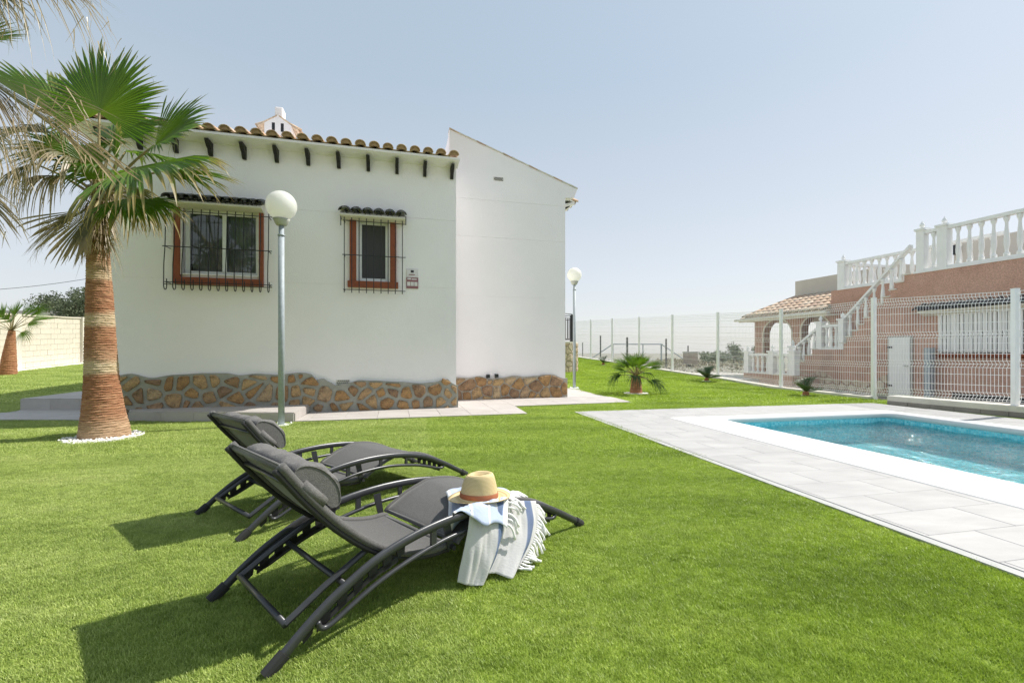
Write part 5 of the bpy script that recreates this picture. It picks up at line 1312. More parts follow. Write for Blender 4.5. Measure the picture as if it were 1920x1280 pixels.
for (hx, hy, dy, ax, nn, rr_, spd, ns, mt, dr, cup, spl) in LV:
    hub = pl(hx, hy, dy)
    f = fan_leaf(hub, ax, nn, rr_, spd, ns, M[mt], palm, spl, dr, 0.45, rg, hairs=True, cup=cup)
    petiole(f, crown+Vector((rg.uniform(-0.06, 0.06), rg.uniform(-0.05, 0.05), rg.uniform(-0.2, 0.05))), hub, 0.020, 0.010, 0.05, M['petiole'])

# near palm, its trunk left of the picture; only hanging fronds reach in
palm2 = thing('palm_tree', 'nearer fan palm at the left edge with only its drooping dry fronds in the picture', 'palm tree', (-5.2, 3.1, 0)); O2 = Vector((-5.2, 3.1, 0))
trunk_mesh([(-0.02, 0.30, 0.0), (0.35, 0.24, 0.0), (1.2, 0.17, 0.0), (2.6, 0.12, 0.0)], M['trunk'], palm2, n=32, dz=0.02, rng=rg)
cr2 = Vector((0, 0, 2.7))
for (hx, hy, Y, ax, nn, rr_, spd, ns, mt, dr, cup, spl) in (
  (-70, 118, 2.9, (0.80, 0.02, -0.56), (0.45, -0.62, 0.64), 1.22, 8, 34, 'leaf_olive', 0.05, 0.4, 0.86),
  (-60, 130, 2.95, (0.74, -0.05, -0.70), (0.45, -0.62, 0.64), 0.72, 20, 46, 'leaf_dry', 0.55, 0.2, 0.40),
  (-50, -85, 2.7, (0.92, -0.1, -0.25), (0.2, -0.6, 0.8), 0.88, 30, 50, 'leaf_olive', 0.38, -0.1, 0.45),
  (-40, -40, 2.7, (0.62, -0.1, -0.75), (0.2, -0.8, 0.5), 0.42, 40, 40, 'leaf_olive', 0.25, -0.1, 0.35),
  (-85, 325, 2.7, (0.66, 0.0, -0.60), (0.3, -0.8, 0.5), 0.52, 18, 26, 'leaf_olive', 0.10, 0.2, 0.60),
  (-70, 90, 3.6, (0.72, 0.1, 0.30), (0.0, -0.8, 0.6), 0.50, 40, 34, 'leaf', 0.08, 0.2, 0.6),
  (-65, 230, 3.3, (0.60, 0.0, -0.35), (0.3, -0.6, 0.7), 0.44, 50, 40, 'leaf_olive', 0.75, 0.1, 0.4)):
    hub = at(hx, hy, Y)-O2; f = fan_leaf(hub, ax, nn, rr_, spd, ns, M[mt], palm2, spl, dr, 0.5, rg, hairs=True, cup=cup)
    petiole(f, cr2, hub, 0.02, 0.011, 0.06, M['petiole'])
for k in range(9):
    g = R(110+k*25); ax = Vector((math.cos(g), math.sin(g), rg.uniform(-0.4, 0.7))); hub = cr2+ax.normalized()*0.55
    f = fan_leaf(hub, ax, (ax.x*-0.4, ax.y*-0.4, 1), 0.75, 80, 34, M['leaf'], palm2, 0.6, 0.2, 0.45, rg, cup=0.1); petiole(f, cr2, hub, 0.02, 0.011, 0.03, M['petiole'])

def small_palm(x, y, z, h, r, spec, label, lean=(0.0, 0.0), tr=(0.14, 0.07), group=None, face=0.35):
    t = thing('small_palm', label, 'palm tree', (x, y, z)); rl = random.Random(int(x*100+y*7))
    trunk_mesh([(-0.03, tr[0], 0.0), (h*0.4, tr[0]*0.8, lean[0]*0.3), (h, tr[1], lean[0])], M['trunk_small'], t, n=24, dz=0.018, amp=0.010, rng=rl)
    top = Vector((lean[0], lean[1], h))
    for (az, el, Lp, rr_, spd, mt, dr) in spec:
        a, e = R(az), R(el); d = Vector((math.cos(a)*math.cos(e), math.sin(a)*math.cos(e), math.sin(e))); hub = top+d*Lp
        e2 = R(el-12); ax = Vector((math.cos(a)*math.cos(e2), math.sin(a)*math.cos(e2), math.sin(e2))); nn = Vector((-math.cos(a)*math.sin(e2), -math.sin(a)*math.sin(e2), math.cos(e2)))+Vector((0, -face, 0))
        f = fan_leaf(hub, ax, nn, rr_, spd, 24, M[mt], t, 0.42, dr, 0.55, rl, cup=0.25); petiole(f, top, hub, 0.012, 0.006, 0.02, M['petiole'])
    return t
rs = random.Random(5)
sp1 = []
for k in range(26):
    el = [80, 68, 56, 44, 34, 24, 14, 4, -8, 50][k % 10]+rs.uniform(-6, 6); sp1.append((k*137.5+10, el, 0.24+0.10*(el < 40), rs.uniform(0.34, 0.48), 52, 'leaf' if el > 20 else 'leaf_dark', 0.15 if el > 20 else 0.5))
small_palm(2.84, 10.42, 0, 0.40, 0, sp1, 'small bushy fan palm on the lawn between the path and the mesh fence', tr=(0.15, 0.10))
MB().lathe([(0.27, -0.01), (0.27, 0.02), (0.02, 0.022)], 20, (2.84, 10.42, 0)).build('pebble_bed', M['pebble'], kind='stuff')
sp2 = [(88, 85, 0.34, 0.50, 16, 'leaf', 0.03), (20, 55, 0.52, 0.66, 30, 'leaf', 0.05), (5, 40, 0.66, 0.72, 32, 'leaf', 0.08), (-10, 18, 0.66, 0.62, 38, 'leaf', 0.15), (-15, -8, 0.42, 0.46, 44, 'leaf_lime', 0.35),
       (170, 50, 0.5, 0.62, 40, 'leaf', 0.08), (190, 22, 0.6, 0.62, 40, 'leaf', 0.12), (140, 30, 0.55, 0.6, 40, 'leaf', 0.1), (60, 35, 0.55, 0.6, 40, 'leaf', 0.1), (225, 5, 0.45, 0.5, 44, 'leaf_lime', 0.3), (-50, 38, 0.5, 0.52, 36, 'leaf', 0.1), (120, 68, 0.5, 0.55, 30, 'leaf', 0.05),
       (45, 66, 0.5, 0.55, 30, 'leaf', 0.05), (-30, 55, 0.55, 0.55, 34, 'leaf', 0.08), (250, 40, 0.5, 0.5, 40, 'leaf', 0.1)]
sp2 = [(az, el, Lp, r_*1.12, sp_*1.1, m_, d_) for (az, el, Lp, r_, sp_, m_, d_) in sp2]
x2, y2 = (15-960)/F*14.2, 14.2
small_palm(x2, y2, zlawn(x2, y2), 1.38, 0, sp2, 'young fan palm with rusty trunk in front of the beige block wall at far left', lean=(0.12, 0), tr=(0.21, 0.08), face=1.3)

def cycad(x, y, z, h, w, n, label, seed):
    t = thing('cycad', label, 'plant', (x, y, z), 'low cycads along the fence'); rl = random.Random(seed)
    MB().lathe([(0.05, -0.02), (0.07, 0.03), (0.06, 0.08), (0.02, 0.11)], 8).build('stem', M['trunk_small'], t)
    for k in range(n):
        a = k*2.4+rl.uniform(-0.2, 0.2); up = 0.15+0.80*((k*0.618) % 1); L = rl.uniform(0.8, 1.1)*w
        m = MB(); m.rad = []; m.fix = False; d = Vector((math.cos(a), math.sin(a), 0)); sdv = Vector((-math.sin(a), math.cos(a), 0)); pts_ = []
        for i in range(15): s = i/14; pts_.append(Vector((0, 0, 0.07))+d*L*(s-0.18*up*s)*(1-0.35*up)+Vector((0, 0, h*up*(1.5*s-0.62*s*s))))
        for i in range(2, 15):
            s = i/14; ll = 0.11*w/0.32*math.sin(math.pi*min(1, s*0.9+0.12))+0.015; dd_ = (pts_[i]-pts_[i-1]).normalized()
            for sg in (-1, 1):
                st = len(m.v); b = pts_[i]; e_ = b+sdv*sg*ll*0.85+dd_*ll*0.55+Vector((0, 0, ll*0.25)); m.v += [tuple(b-dd_*0.006), tuple(b+dd_*0.010), tuple(e_)]; m.rad += [s]*3; m.f.append((st, st+1, st+2))
        for i in range(14):
            st = len(m.v); m.v += [tuple(pts_[i]-sdv*0.004), tuple(pts_[i]+sdv*0.004), tuple(pts_[i+1]+sdv*0.004), tuple(pts_[i+1]-sdv*0.004)]; m.rad += [0.2]*4; m.f.append((st, st+1, st+2, st+3))
        m.build('frond', M['leaf_dark'], t)
    MB().lathe([(0.12, -0.01), (0.12, 0.012), (0.02, 0.014)], 14).build('pebble_ring', M['pebble'], t)
    return t
c = at(1325, 716, 13.4); cycad(c.x, c.y, zlawn(c.x, c.y), 0.46, 0.46, 40, 'dark green cycad by the fence just right of the small bushy palm', 1)
c = at(1511, 742, 9.9); cycad(c.x, c.y, 0, 0.42, 0.40, 22, 'spiky cycad by the fence nearest the pool corner', 2)
c = at(1131, 686, 19.6); cycad(c.x, c.y, zlawn(c.x, c.y), 0.42, 0.34, 14, 'smallest and farthest cycad by the fence behind the bushy palm', 3)

# ------------------------------------------------------------------ left boundary wall, trees behind it, power line
bw = thing('block_wall', 'pale beige split block garden wall with piers at far left', 'wall', (WALLF[1][0], WALLF[1][1], 0)); BL = Vector(bw.location)
a3, b3 = Vector((*WALLF[0], 0)), Vector((*WALLF[3], 0)); bd = Vector((WALLF[2][0]-WALLF[1][0], WALLF[2][1]-WALLF[1][1], 0)).normalized(); bn = Vector((bd.y, -bd.x, 0))
def bwf(s, o_, z): p = Vector((*WALLF[1], 0))+bd*s+bn*o_; return Vector((p.x, p.y, z+zlawn(p.x, p.y)))-BL
MB().box((-9, -0.2, -0.5), (8.5, -0.02, 1.86), bwf).build('wall_core', M['beige_wall'], bw)
for j in range(9):
    zb_ = 0.03+j*0.205
    s = -2.0+(0.2 if j % 2 else 0)
    while s < 7.5:
        m = MB(); cpt = bwf(s+0.2, 0, zb_); pr = rg.uniform(0.0, 0.008)
        m.box((s+0.004, -0.03, zb_), (s+0.396, pr, zb_+0.198), lambda a, b, c: bwf(a, b, c)-cpt); m.build('block', M['beige_block'], bw).location = cpt; s += 0.4
o = MB().box((-9, -0.24, 1.86), (8.5, 0.04, 1.91), bwf).build('wall_coping', M['beige_block'], bw)
for s in (-3.4, 0.65, 4.7): MB().box((s-0.2, -0.22, 0), (s+0.2, 0.10, 1.96), bwf).build('pier', M['beige_wall'], bw)
m = MB(); 
for i in range(12):
    s0, s1 = -9+i*1.45, -9+(i+1)*1.45
    m.box((s0, 0.02, 0.004), (s1, 0.50, 0.02), bwf)
q = m.build('pebble_strip', M['pebble'], kind='stuff'); q.location = BL
# second wall beyond
w2 = thing('far_wall', 'farther beige wall end standing higher behind the block wall', 'wall', at(120, 598, 25)); wl = w2.location
e0, e1 = at(100, 640, 25), at(137, 640, 27); z_t = at(120, 578, 25).z
MB().prism([(0, -1.5), (1, -1.5), (1, z_t-wl.z), (0, z_t-wl.z)], lambda x, z: Vector((e0.x+(e1.x-e0.x)*x-wl.x-8*(1-x), e0.y+(e1.y-e0.y)*x-wl.y, z)), lambda x, z: Vector((e0.x+(e1.x-e0.x)*x-wl.x-8*(1-x), e0.y+0.3+(e1.y-e0.y)*x-wl.y, z))).build('wall_panel', M['beige_wall'], w2)
MB().box((e1.x-wl.x, e1.y-wl.y-0.05, -1.5), (e1.x-wl.x+0.18, e1.y-wl.y+0.4, z_t-wl.z+0.05)).build('wall_end', M['white_paint'], w2)
def tree(name, x, y, z, h, w, n, leaf, mat, label, cat='tree', seed=0, group=None, trunk=True, wisp=0.0):
    t = thing(name, label, cat, (x, y, z), group); rl = random.Random(seed)
    if trunk:
        tm = MB().tube([(0, 0, -0.3), (0.03*h, 0, h*0.3), (0, 0.02*h, h*0.62)], [0.05*h, 0.035*h, 0.012*h], 7)
        for k in range(5): a = k*1.3; tm.tube([(0.02*h, 0, h*0.3), (math.cos(a)*w*0.35, math.sin(a)*w*0.35, h*rl.uniform(0.6, 0.8))], [0.02*h, 0.006*h], 5)
        tm.build('trunk', M['bark'], t)
    m = MB(); m.rad = []; m.fix = False
    cl = [(rl.uniform(-1, 1)*w*0.34, rl.uniform(-1, 1)*w*0.34, h*rl.uniform(0.35, 0.86), rl.uniform(0.16, 0.3)*w) for _ in range(14)]
    for i in range(n):
        c = cl[i % 14]; d = Vector((rl.gauss(0, 1), rl.gauss(0, 1), rl.gauss(0, 0.8))).normalized()*c[3]*rl.uniform(0.55, 1.12)
        p = Vector((c[0], c[1], c[2]))+d; u = Vector((rl.gauss(0, 1), rl.gauss(0, 1), rl.gauss(0, 1))).normalized(); v = u.orthogonal().normalized(); s = leaf*rl.uniform(0.5, 1.3); st = len(m.v)
        m.v += [tuple(p-u*s), tuple(p+v*s*0.5), tuple(p+u*s), tuple(p-v*s*0.5)]; m.rad += [rl.random()]*4; m.f.append((st, st+1, st+2, st+3))
    m.build('crown', M[mat], t); return t
for i, (px, py, Y, w, h, lb, mt) in enumerate(((122, 600, 29, 2.6, 2.0, 'olive green bushy tree above the block wall beside the palm trunk', 'foliage'), (150, 600, 26, 2.2, 2.3, 'dark green tree touching the palm trunk above the wall', 'foliage'))):
    p = at(px, py, Y); tree('garden_tree', p.x, p.y, p.z-0.9, h+ (0.4 if i < 2 else 0.2), w, 6500, 0.065, mt, lb, seed=20+i)
pw = MB(); A_, B_ = at(-260, 548, 24), at(260, 505, 30)
pw.tube([A_.lerp(B_, k/20)-Vector((0, 0, 0.5*math.sin(math.pi*k/20))) for k in range(21)], 0.014, 5)
o = pw.build('power_line', M['pipe_black']); o['label'] = 'thin dark overhead cable crossing the sky left of the house'; o['category'] = 'cable'

# ------------------------------------------------------------------ open country beyond the fence
def post(px, pt, pb, Y, w, label, mat='black_iron', brace=None):
    b = at(px, pb, Y); h = (pb-pt)/F*Y; t = thing('steel_post', label, 'post', (b.x, b.y, b.z-0.3), 'dark posts of the field beyond the fence')
    MB().lathe([(w, 0), (w, h+0.3)], 6).build('shaft', M[mat], t)
    if brace: e = at(*brace, Y)-Vector((b.x, b.y, b.z-0.3)); MB().tube([(e.x, 0, e.z), (0, 0, h*0.72)], w*0.6, 5).build('brace', M[mat], t)
    return t
post(1126, 629, 668, 34, 0.055, 'dark post in the field, first right of the lamp')
post(1176, 632, 668, 34, 0.075, 'dark post in the field behind the bushy palm')
post(1249, 635, 680, 30, 0.055, 'dark post in the field right of the bushy palm')
post(1092.5, 642, 668, 38, 0.04, 'thin dark post at the edge of the stone terrace wall')
post(1290, 648, 690, 36, 0.05, 'dark post standing in front of the brown hut')
g0 = at(1149, 668, 40); gl_ = thing('goal_frame', 'white tubular goal frame in the field behind the bushy palm', 'goal', (g0.x, g0.y, g0.z-0.4)); gx = at(1240, 668, 40).x-g0.x; gz = (668-645)/F*40+0.4
MB().tube([(0, 0, 0), (0, 0, gz)], 0.07, 6).build('upright', M['galv'], gl_); MB().tube([(gx, 0, 0), (gx, 0, gz)], 0.07, 6).build('upright', M['galv'], gl_)
MB().tube([(-0.1, 0, gz), (gx+0.1, 0, gz)], 0.06, 6).build('crossbar', M['galv'], gl_); MB().tube([(-2.2, 0, 0), (0, 0, gz)], 0.05, 6).tube([(gx+2.2, 0, 0), (gx, 0, gz)], 0.05, 6).tube([(gx*0.62, 0, 0.2), (gx*0.62, 0, gz)], 0.05, 6).build('stay', M['galv'], gl_)
hb_ = at(1294.5, 692, 34); hut = thing('block_hut', 'small square brown block hut in the scrub beyond the fence', 'hut', (hb_.x, hb_.y, hb_.z-0.3)); hw_ = 10/F*34; hh = 30/F*34+0.3
MB().box((-hw_, -hw_, 0), (hw_, hw_, hh)).build('wall', M['rust_tank'], hut); MB().box((-hw_*1.08, -hw_*1.08, hh), (hw_*1.08, hw_*1.08, hh+0.12)).build('flat_roof', M['concrete'], hut)
MB().box((-hw_*0.9, -hw_-0.02, 0.3), (hw_*0.2, -hw_-0.001, hh*0.45)).build('dark_opening', M['shade_in'], hut)
tw = at(1346, 690, 70); mast = thing('radio_mast', 'slim grey mast behind a white fence post in the distance', 'mast', (tw.x, tw.y, tw.z-0.5)); MB().lathe([(0.45, 0), (0.40, 3.1), (0.16, 3.2), (0.12, 4.6)], 6).build('shaft', M['galv'], mast)
rc = random.Random(8); ORD = ['first', 'second', 'third', 'fourth', 'fifth', 'sixth', 'seventh', 'eighth', 'ninth', 'tenth', 'eleventh', 'twelfth', 'thirteenth', 'fourteenth', 'fifteenth', 'sixteenth']
for i in range(16):
    px = 1322+i*6.4+rc.uniform(-2, 2); Y = rc.uniform(42, 52); p = at(px, 681, Y); hgt = (681-rc.uniform(658, 668))/F*Y
    if i in (8, 9, 15): hgt = (681-rc.uniform(644, 652))/F*Y
    tree('distant_tree', p.x, p.y, p.z-0.3, hgt+0.35+rc.uniform(-0.25, 0.2), 1.3, 320, 0.13, 'foliage', ORD[i]+' dark tree from the left in the far tree line beyond the fence', seed=100+i, group='far tree line', trunk=True)
m = MB(); m.rad = []; m.fix = False; rq = random.Random(4)
def inview(x, y): return y > 15 and 1.05 < (x/y*F+960)/1000 < 1.46
for i in range(9000):
    Y = rq.uniform(17.5, 60); px = rq.uniform(1080, 1440); x = (px-960)/F*Y
    if x < fx(min(Y, 26))+0.6 or (Y < 21 and x > 5.6 and x < 10 and Y < 19.5): continue
    cl = math.sin(x*0.9+Y*0.35)+math.sin(x*0.37-Y*0.8)
    if cl < (-0.2 if px > 1230 else 1.1): continue
    s = rq.uniform(0.03, 0.09)*(Y/22); z = zter(x, Y)+rq.uniform(0.0, 0.30)*(1 if px > 1230 else 0.3); st = len(m.v); u = Vector((rq.gauss(0, 1), rq.gauss(0, 1), abs(rq.gauss(0, 1))+0.5)).normalized(); v = u.orthogonal().normalized(); p = Vector((x, Y, z))
    m.v += [tuple(p-u*s), tuple(p+v*s*0.6), tuple(p+u*s*1.4), tuple(p-v*s*0.6)]; m.rad += [rq.random()]*4; m.f.append((st, st+1, st+2, st+3))
m.build('scrub', M['foliage_grey'], kind='stuff')
MB().prism([(-6, 52), (17, 52), (34, 105), (-8, 105)], lambda x, y: (x, y, zter(0, y)-0.9), lambda x, y: (x, y, zter(0, y)+0.06-(y > 60)*0.0)).build('road', M['road'], kind='structure')

# ================================================================== SUN LOUNGERS
RAIL = [(0.0, 0.012), (0.045, 0.042), (0.09, 0.078), (0.16, 0.128), (0.228, 0.168), (0.343, 0.222), (0.473, 0.256), (0.62, 0.275), (0.80, 0.279), (1.0, 0.262), (1.2, 0.214), (1.36, 0.142), (1.48, 0.078), (1.6, 0.012)]
LOWT = [(0.150, 0.100), (0.155, 0.080), (0.175, 0.070), (0.205, 0.078), (0.228, 0.088), (0.343, 0.138), (0.473, 0.175), (0.645, 0.205), (0.80, 0.212), (0.93, 0.205), (1.1, 0.176), (1.2, 0.150), (1.30, 0.118), (1.345, 0.110), (1.365, 0.118), (1.372, 0.135)]
SEAT = [(0.055, 0.600), (0.10, 0.540), (0.14, 0.488), (0.22, 0.395), (0.30, 0.318), (0.37, 0.262), (0.44, 0.218), (0.51, 0.187), (0.58, 0.168), (0.65, 0.158), (0.70, 0.158), (0.722, 0.150)]
LEGS = [(0.735, 0.160), (0.75, 0.178), (0.79, 0.200), (0.86, 0.232), (0.94, 0.256), (1.0, 0.268), (1.1, 0.258), (1.2, 0.230), (1.3, 0.184), (1.36, 0.150)]
def smoothc(P, n=3):
    out = []
    for i in range(len(P)-1):
        p0 = P[max(i-1, 0)]; p1 = P[i]; p2 = P[i+1]; p3 = P[min(i+2, len(P)-1)]
        for k in range(n):
            t = k/n; out.append(tuple(0.5*((2*p1[d])+(-p0[d]+p2[d])*t+(2*p0[d]-5*p1[d]+4*p2[d]-p3[d])*t*t+(-p0[d]+3*p1[d]-3*p2[d]+p3[d])*t**3) for d in range(2)))
    return out+[P[-1]]
def interp(P, x):
    for i in range(len(P)-1):
        if x <= P[i+1][0]: t = (x-P[i][0])/(P[i+1][0]-P[i][0]); return P[i][1]+(P[i+1][1]-P[i][1])*t
    return P[-1][1]
fr_m, sl_m = M['lounge_frame'], M['sling']
def make_lounger(x, y, ang, W, label, pr=0.0):
    t = thing('sun_lounger', label, 'sun lounger', (x, y, 0), 'curved grey sun loungers on the lawn', R(ang))
    Rs, Ls, Ss, Gs = smoothc(RAIL), smoothc(LOWT), smoothc(SEAT), smoothc(LEGS)
    for c, sgn in ((0.0, 1), (W, -1)):
        r = MB().tube([(s, c, z) for s, z in Rs], 0.0176, 12, sq=0.62).build('side_rail', fr_m, t, smooth=True)
        for s0, d_ in ((0.0, 1), (1.6, -1)):
            m = MB(); a = Vector((s0-d_*0.004, c, 0.006)); b = Vector((s0+d_*0.05, c, interp(RAIL, s0+d_*0.05))); m.tube([a, b], 0.0225, 10, sq=0.68); m.build('foot_cap', M['black_cap'], r)
        MB().tube([(s, c+sgn*0.0, z) for s, z in Ls], 0.0095, 8).build('lower_tube', fr_m, t, smooth=True)
        for s0, w in ((0.60, 0.012), (0.83, 0.010), (1.03, 0.009)):
            MB().box((s0-w, c-0.006, interp(LOWT[4:], s0)), (s0+w, c+0.006, interp(RAIL, s0)-0.008)).build('spacer', fr_m, t)
        # toothed rack plates inside the rail at both ends
        ci = c+sgn*0.016
        for (a, b, n, th) in ((0.105, 0.50, 7, 0.5), (1.14, 1.37, 5, 0.42)):
            rk = MB()
            for i in range(n):
                s0 = a+(b-a)*(i+0.1)/n; s1 = s0+(b-a)/n*th
                zt0, zt1 = interp(RAIL, s0)-0.006, interp(RAIL, s1)-0.006; dp = 0.062 if 0 < i < n-1 else 0.045
                rk.prism([(s0, zt0-dp), (s1, zt1-dp), (s1+0.006, zt1), (s0-0.006, zt0)], lambda p, q: (p, ci-0.004, q), lambda p, q: (p, ci+0.004, q))
            P1 = [(a+(b-a)*k/8) for k in range(9)]
            rk.prism([(p, interp(RAIL, p)-0.002) for p in P1]+[(p, interp(RAIL, p)-0.024) for p in P1[::-1]], lambda p, q: (p, ci-0.004, q), lambda p, q: (p, ci+0.004, q))
            rk.prism([(p, interp(RAIL, p)-0.048) for p in P1[1:-1]]+[(p, interp(RAIL, p)-0.066) for p in P1[1:-1][::-1]], lambda p, q: (p, ci-0.004, q), lambda p, q: (p, ci+0.004, q))
            rk.build('notched_rack', M['black_cap'], t)
        # hanger plate from the rail down to the seat pivot
        pc = c+sgn*0.026
        m = MB(); m.prism([(0.665, 0.262), (0.702, 0.262), (0.722, 0.150), (0.694, 0.146)], lambda p, q: (p, pc-0.003, q), lambda p, q: (p, pc+0.003, q)); m.build('pivot_bracket', fr_m, t)
        MB().tube([(0.710, pc-sgn*0.02, 0.155), (0.710, pc+sgn*0.045, 0.155)], 0.010, 8).build('pivot_bolt', M['black_cap'], t)
        # side tubes of the folding seat: dark frame below, fabric sleeve above
        cc = c+sgn*0.05
        nrm = []
        Pm = [(s, cc, z) for s, z in Ss]
        MB().tube(Pm, 0.0155, 10).build('seat_tube', sl_m, t, smooth=True)
        m = MB(); low = []
        for i, (s, z) in enumerate(Ss):
            a = Ss[max(i-1, 0)]; b = Ss[min(i+1, len(Ss)-1)]; L = math.dist(a, b); dx, dz = (b[0]-a[0])/L, (b[1]-a[1])/L; low.append((s+dz*0.020, cc, z-dx*0.020))
        m.tube(low, 0.0105, 8); m.build('under_frame', M['black_cap'], t, smooth=True)
        MB().tube([(s, c+sgn*0.020, z) for s, z in Gs], 0.010, 8).build('leg_tube', sl_m, t, smooth=True)
        MB().tube([(0.372, cc+sgn*0.022, 0.246), (0.2, cc+sgn*0.022, 0.164), (0.077, cc+sgn*0.022, 0.094)], 0.0115, 8).build('prop_arm', fr_m, t)
    def sheet(P, c0, c1, name, th=0.003, sag=0.0):
        m = MB(); n = 14; k = len(P)
        for side in (0, 1):
            for i, (s, z) in enumerate(P):
                a = P[max(i-1, 0)]; b = P[min(i+1, k-1)]; L = math.dist(a, b); nx, nz = -(b[1]-a[1])/L, (b[0]-a[0])/L
                for j in range(n+1):
                    v = j/n; d = -sag*math.sin(math.pi*v)*math.sin(math.pi*i/(k-1))+(th if side else 0); m.v.append((s+nx*d, c0+(c1-c0)*v, z+nz*d))
        o = k*(n+1)
        for i in range(k-1):
            for j in range(n):
                a = i*(n+1)+j; m.f.append((a, a+1, a+n+2, a+n+1)); m.f.append((o+a, o+a+n+1, o+a+n+2, o+a+1))
        for i in range(k-1): a = i*(n+1); m.f.append((a, a+n+1, o+a+n+1, o+a)); a += n; m.f.append((a, o+a, o+a+n+1, a+n+1))
        for i in (0, k-1):
            for j in range(n): a = i*(n+1)+j; m.f.append((a, o+a, o+a+1, a+1))
        return m.build(name, sl_m, t, smooth=True)
    sheet(Ss, 0.05, W-0.05, 'seat_sling', sag=0.016); sheet(Gs, 0.02, W-0.02, 'leg_sling', sag=0.010)
    # cross bars
    MB().tube([(0.066, 0.05, 0.585), (0.066, W-0.05, 0.585)], 0.013, 8).build('top_bar', sl_m, t, smooth=True)
    MB().tube([(0.100, 0.05, 0.520), (0.100, W-0.05, 0.520)], 0.008, 8).build('cross_bar', fr_m, t, smooth=True)
    MB().tube([(0.710, 0.04, 0.153), (0.710, W-0.04, 0.153)], 0.012, 8).build('cross_bar', sl_m, t, smooth=True)
    MB().tube([(0.746, 0.03, 0.166), (0.746, W-0.03, 0.166)], 0.010, 8).build('cross_bar', sl_m, t, smooth=True)
    MB().tube([(0.262, 0.012, 0.160), (0.262, W-0.012, 0.160)], 0.0105, 8).build('cross_bar', fr_m, t, smooth=True)
    MB().tube([(0.077, 0.066, 0.094), (0.077, W-0.066, 0.094)], 0.011, 8).build('prop_bar', fr_m, t, smooth=True)
    MB().tube([(1.345, 0.01, 0.146), (1.345, W-0.01, 0.146)], 0.010, 8).build('cross_bar', sl_m, t, smooth=True)
    # head pillow strapped over the top of the backrest
    dq, dn_ = (0.682, -0.731), (0.731, 0.682); Pq = [(0.052, 0.006), (0.046, 0.03), (0.068, 0.058), (0.112, 0.078), (0.165, 0.082), (0.212, 0.072), (0.250, 0.046), (0.258, 0.024), (0.248, 0.006)]
    rl = random.Random(int(ang*10)); Pq = smoothc(Pq, 3); Pq = Pq+[(p[0]*0.98, 0.004) for p in Pq[::-6]]
    m = MB(); nC = 26; k = len(Pq)
    for i in range(nC+1):
        v = i/nC; ed = min(v, 1-v); f = 1-0.10*math.exp(-ed*40); dd_ = (0.010*math.sin(v*21+1)+0.006*math.sin(v*47))*1.0
        for (q, n_) in Pq:
            wr = 1+0.05*math.sin(q*70+v*9)+0.03*math.sin(v*60+q*40)
            n2 = n_*f*wr+ (dd_ if n_ > 0.03 else 0)*0.5; q2 = 0.155+(q-0.155)*(1-0.06*math.exp(-ed*40))
            m.v.append((0.055+pr+dq[0]*q2+dn_[0]*n2, 0.056+(W-0.112)*v, 0.600+dq[1]*q2+dn_[1]*n2))
    for i in range(nC):
        for j in range(k): a = i*k+j; b = i*k+(j+1) % k; m.f.append((a, b, b+k, a+k))
    m.f.append(tuple(range(k-1, -1, -1))); m.f.append(tuple(nC*k+j for j in range(k)))
    pil = m.build('head_pillow', M['pillow'], t, smooth=True)
    e = pil.modifiers.new('edge', 'EDGE_SPLIT'); e.split_angle = R(55)
    for c in (0.056, W-0.056):
        MB().tube([(0.055+pr+dq[0]*(0.155+(q-0.155)*0.94)+dn_[0]*n_*0.9, c, 0.600+dq[1]*(0.155+(q-0.155)*0.94)+dn_[1]*n_*0.9) for q, n_ in Pq[:-6]], 0.0028, 5).build('piping', M['pillow'], pil, smooth=True)
        sgn = 1 if c < 0.3 else -1
        MB().tube([(0.055+dq[0]*q, c-sgn*0.006, 0.600+dq[1]*q) for q in (0.10, 0.15, 0.20)], 0.0185, 12).build('strap', M['pillow'], pil, smooth=True)
    m = MB(); m.box((0, 0.09, 0), (1, W-0.09, 1), lambda a, b, c_: (0.055+dq[0]*(0.10+0.05*a)-dn_[0]*(0.005+0.003*c_), b, 0.600+dq[1]*(0.10+0.05*a)-dn_[1]*(0.005+0.003*c_))); m.build('strap', M['pillow'], pil)
    return t
NX, NY, NA = -0.7164, 1.3289, 46.75
make_lounger(NX, NY, NA, 0.588, 'nearer dark grey sun lounger with a striped towel and straw hat on its foot end')
make_lounger(-1.365, 2.271, 50.8, 0.600, 'farther dark grey sun lounger standing empty behind the one with the towel', 0.004)

dvec = Vector((math.cos(R(NA)), math.sin(R(NA)), 0)); cvec = Vector((-math.sin(R(NA)), math.cos(R(NA)), 0))
LW = lambda s, c, z: Vector((NX, NY, 0))+dvec*s+cvec*c+Vector((0, 0, z))
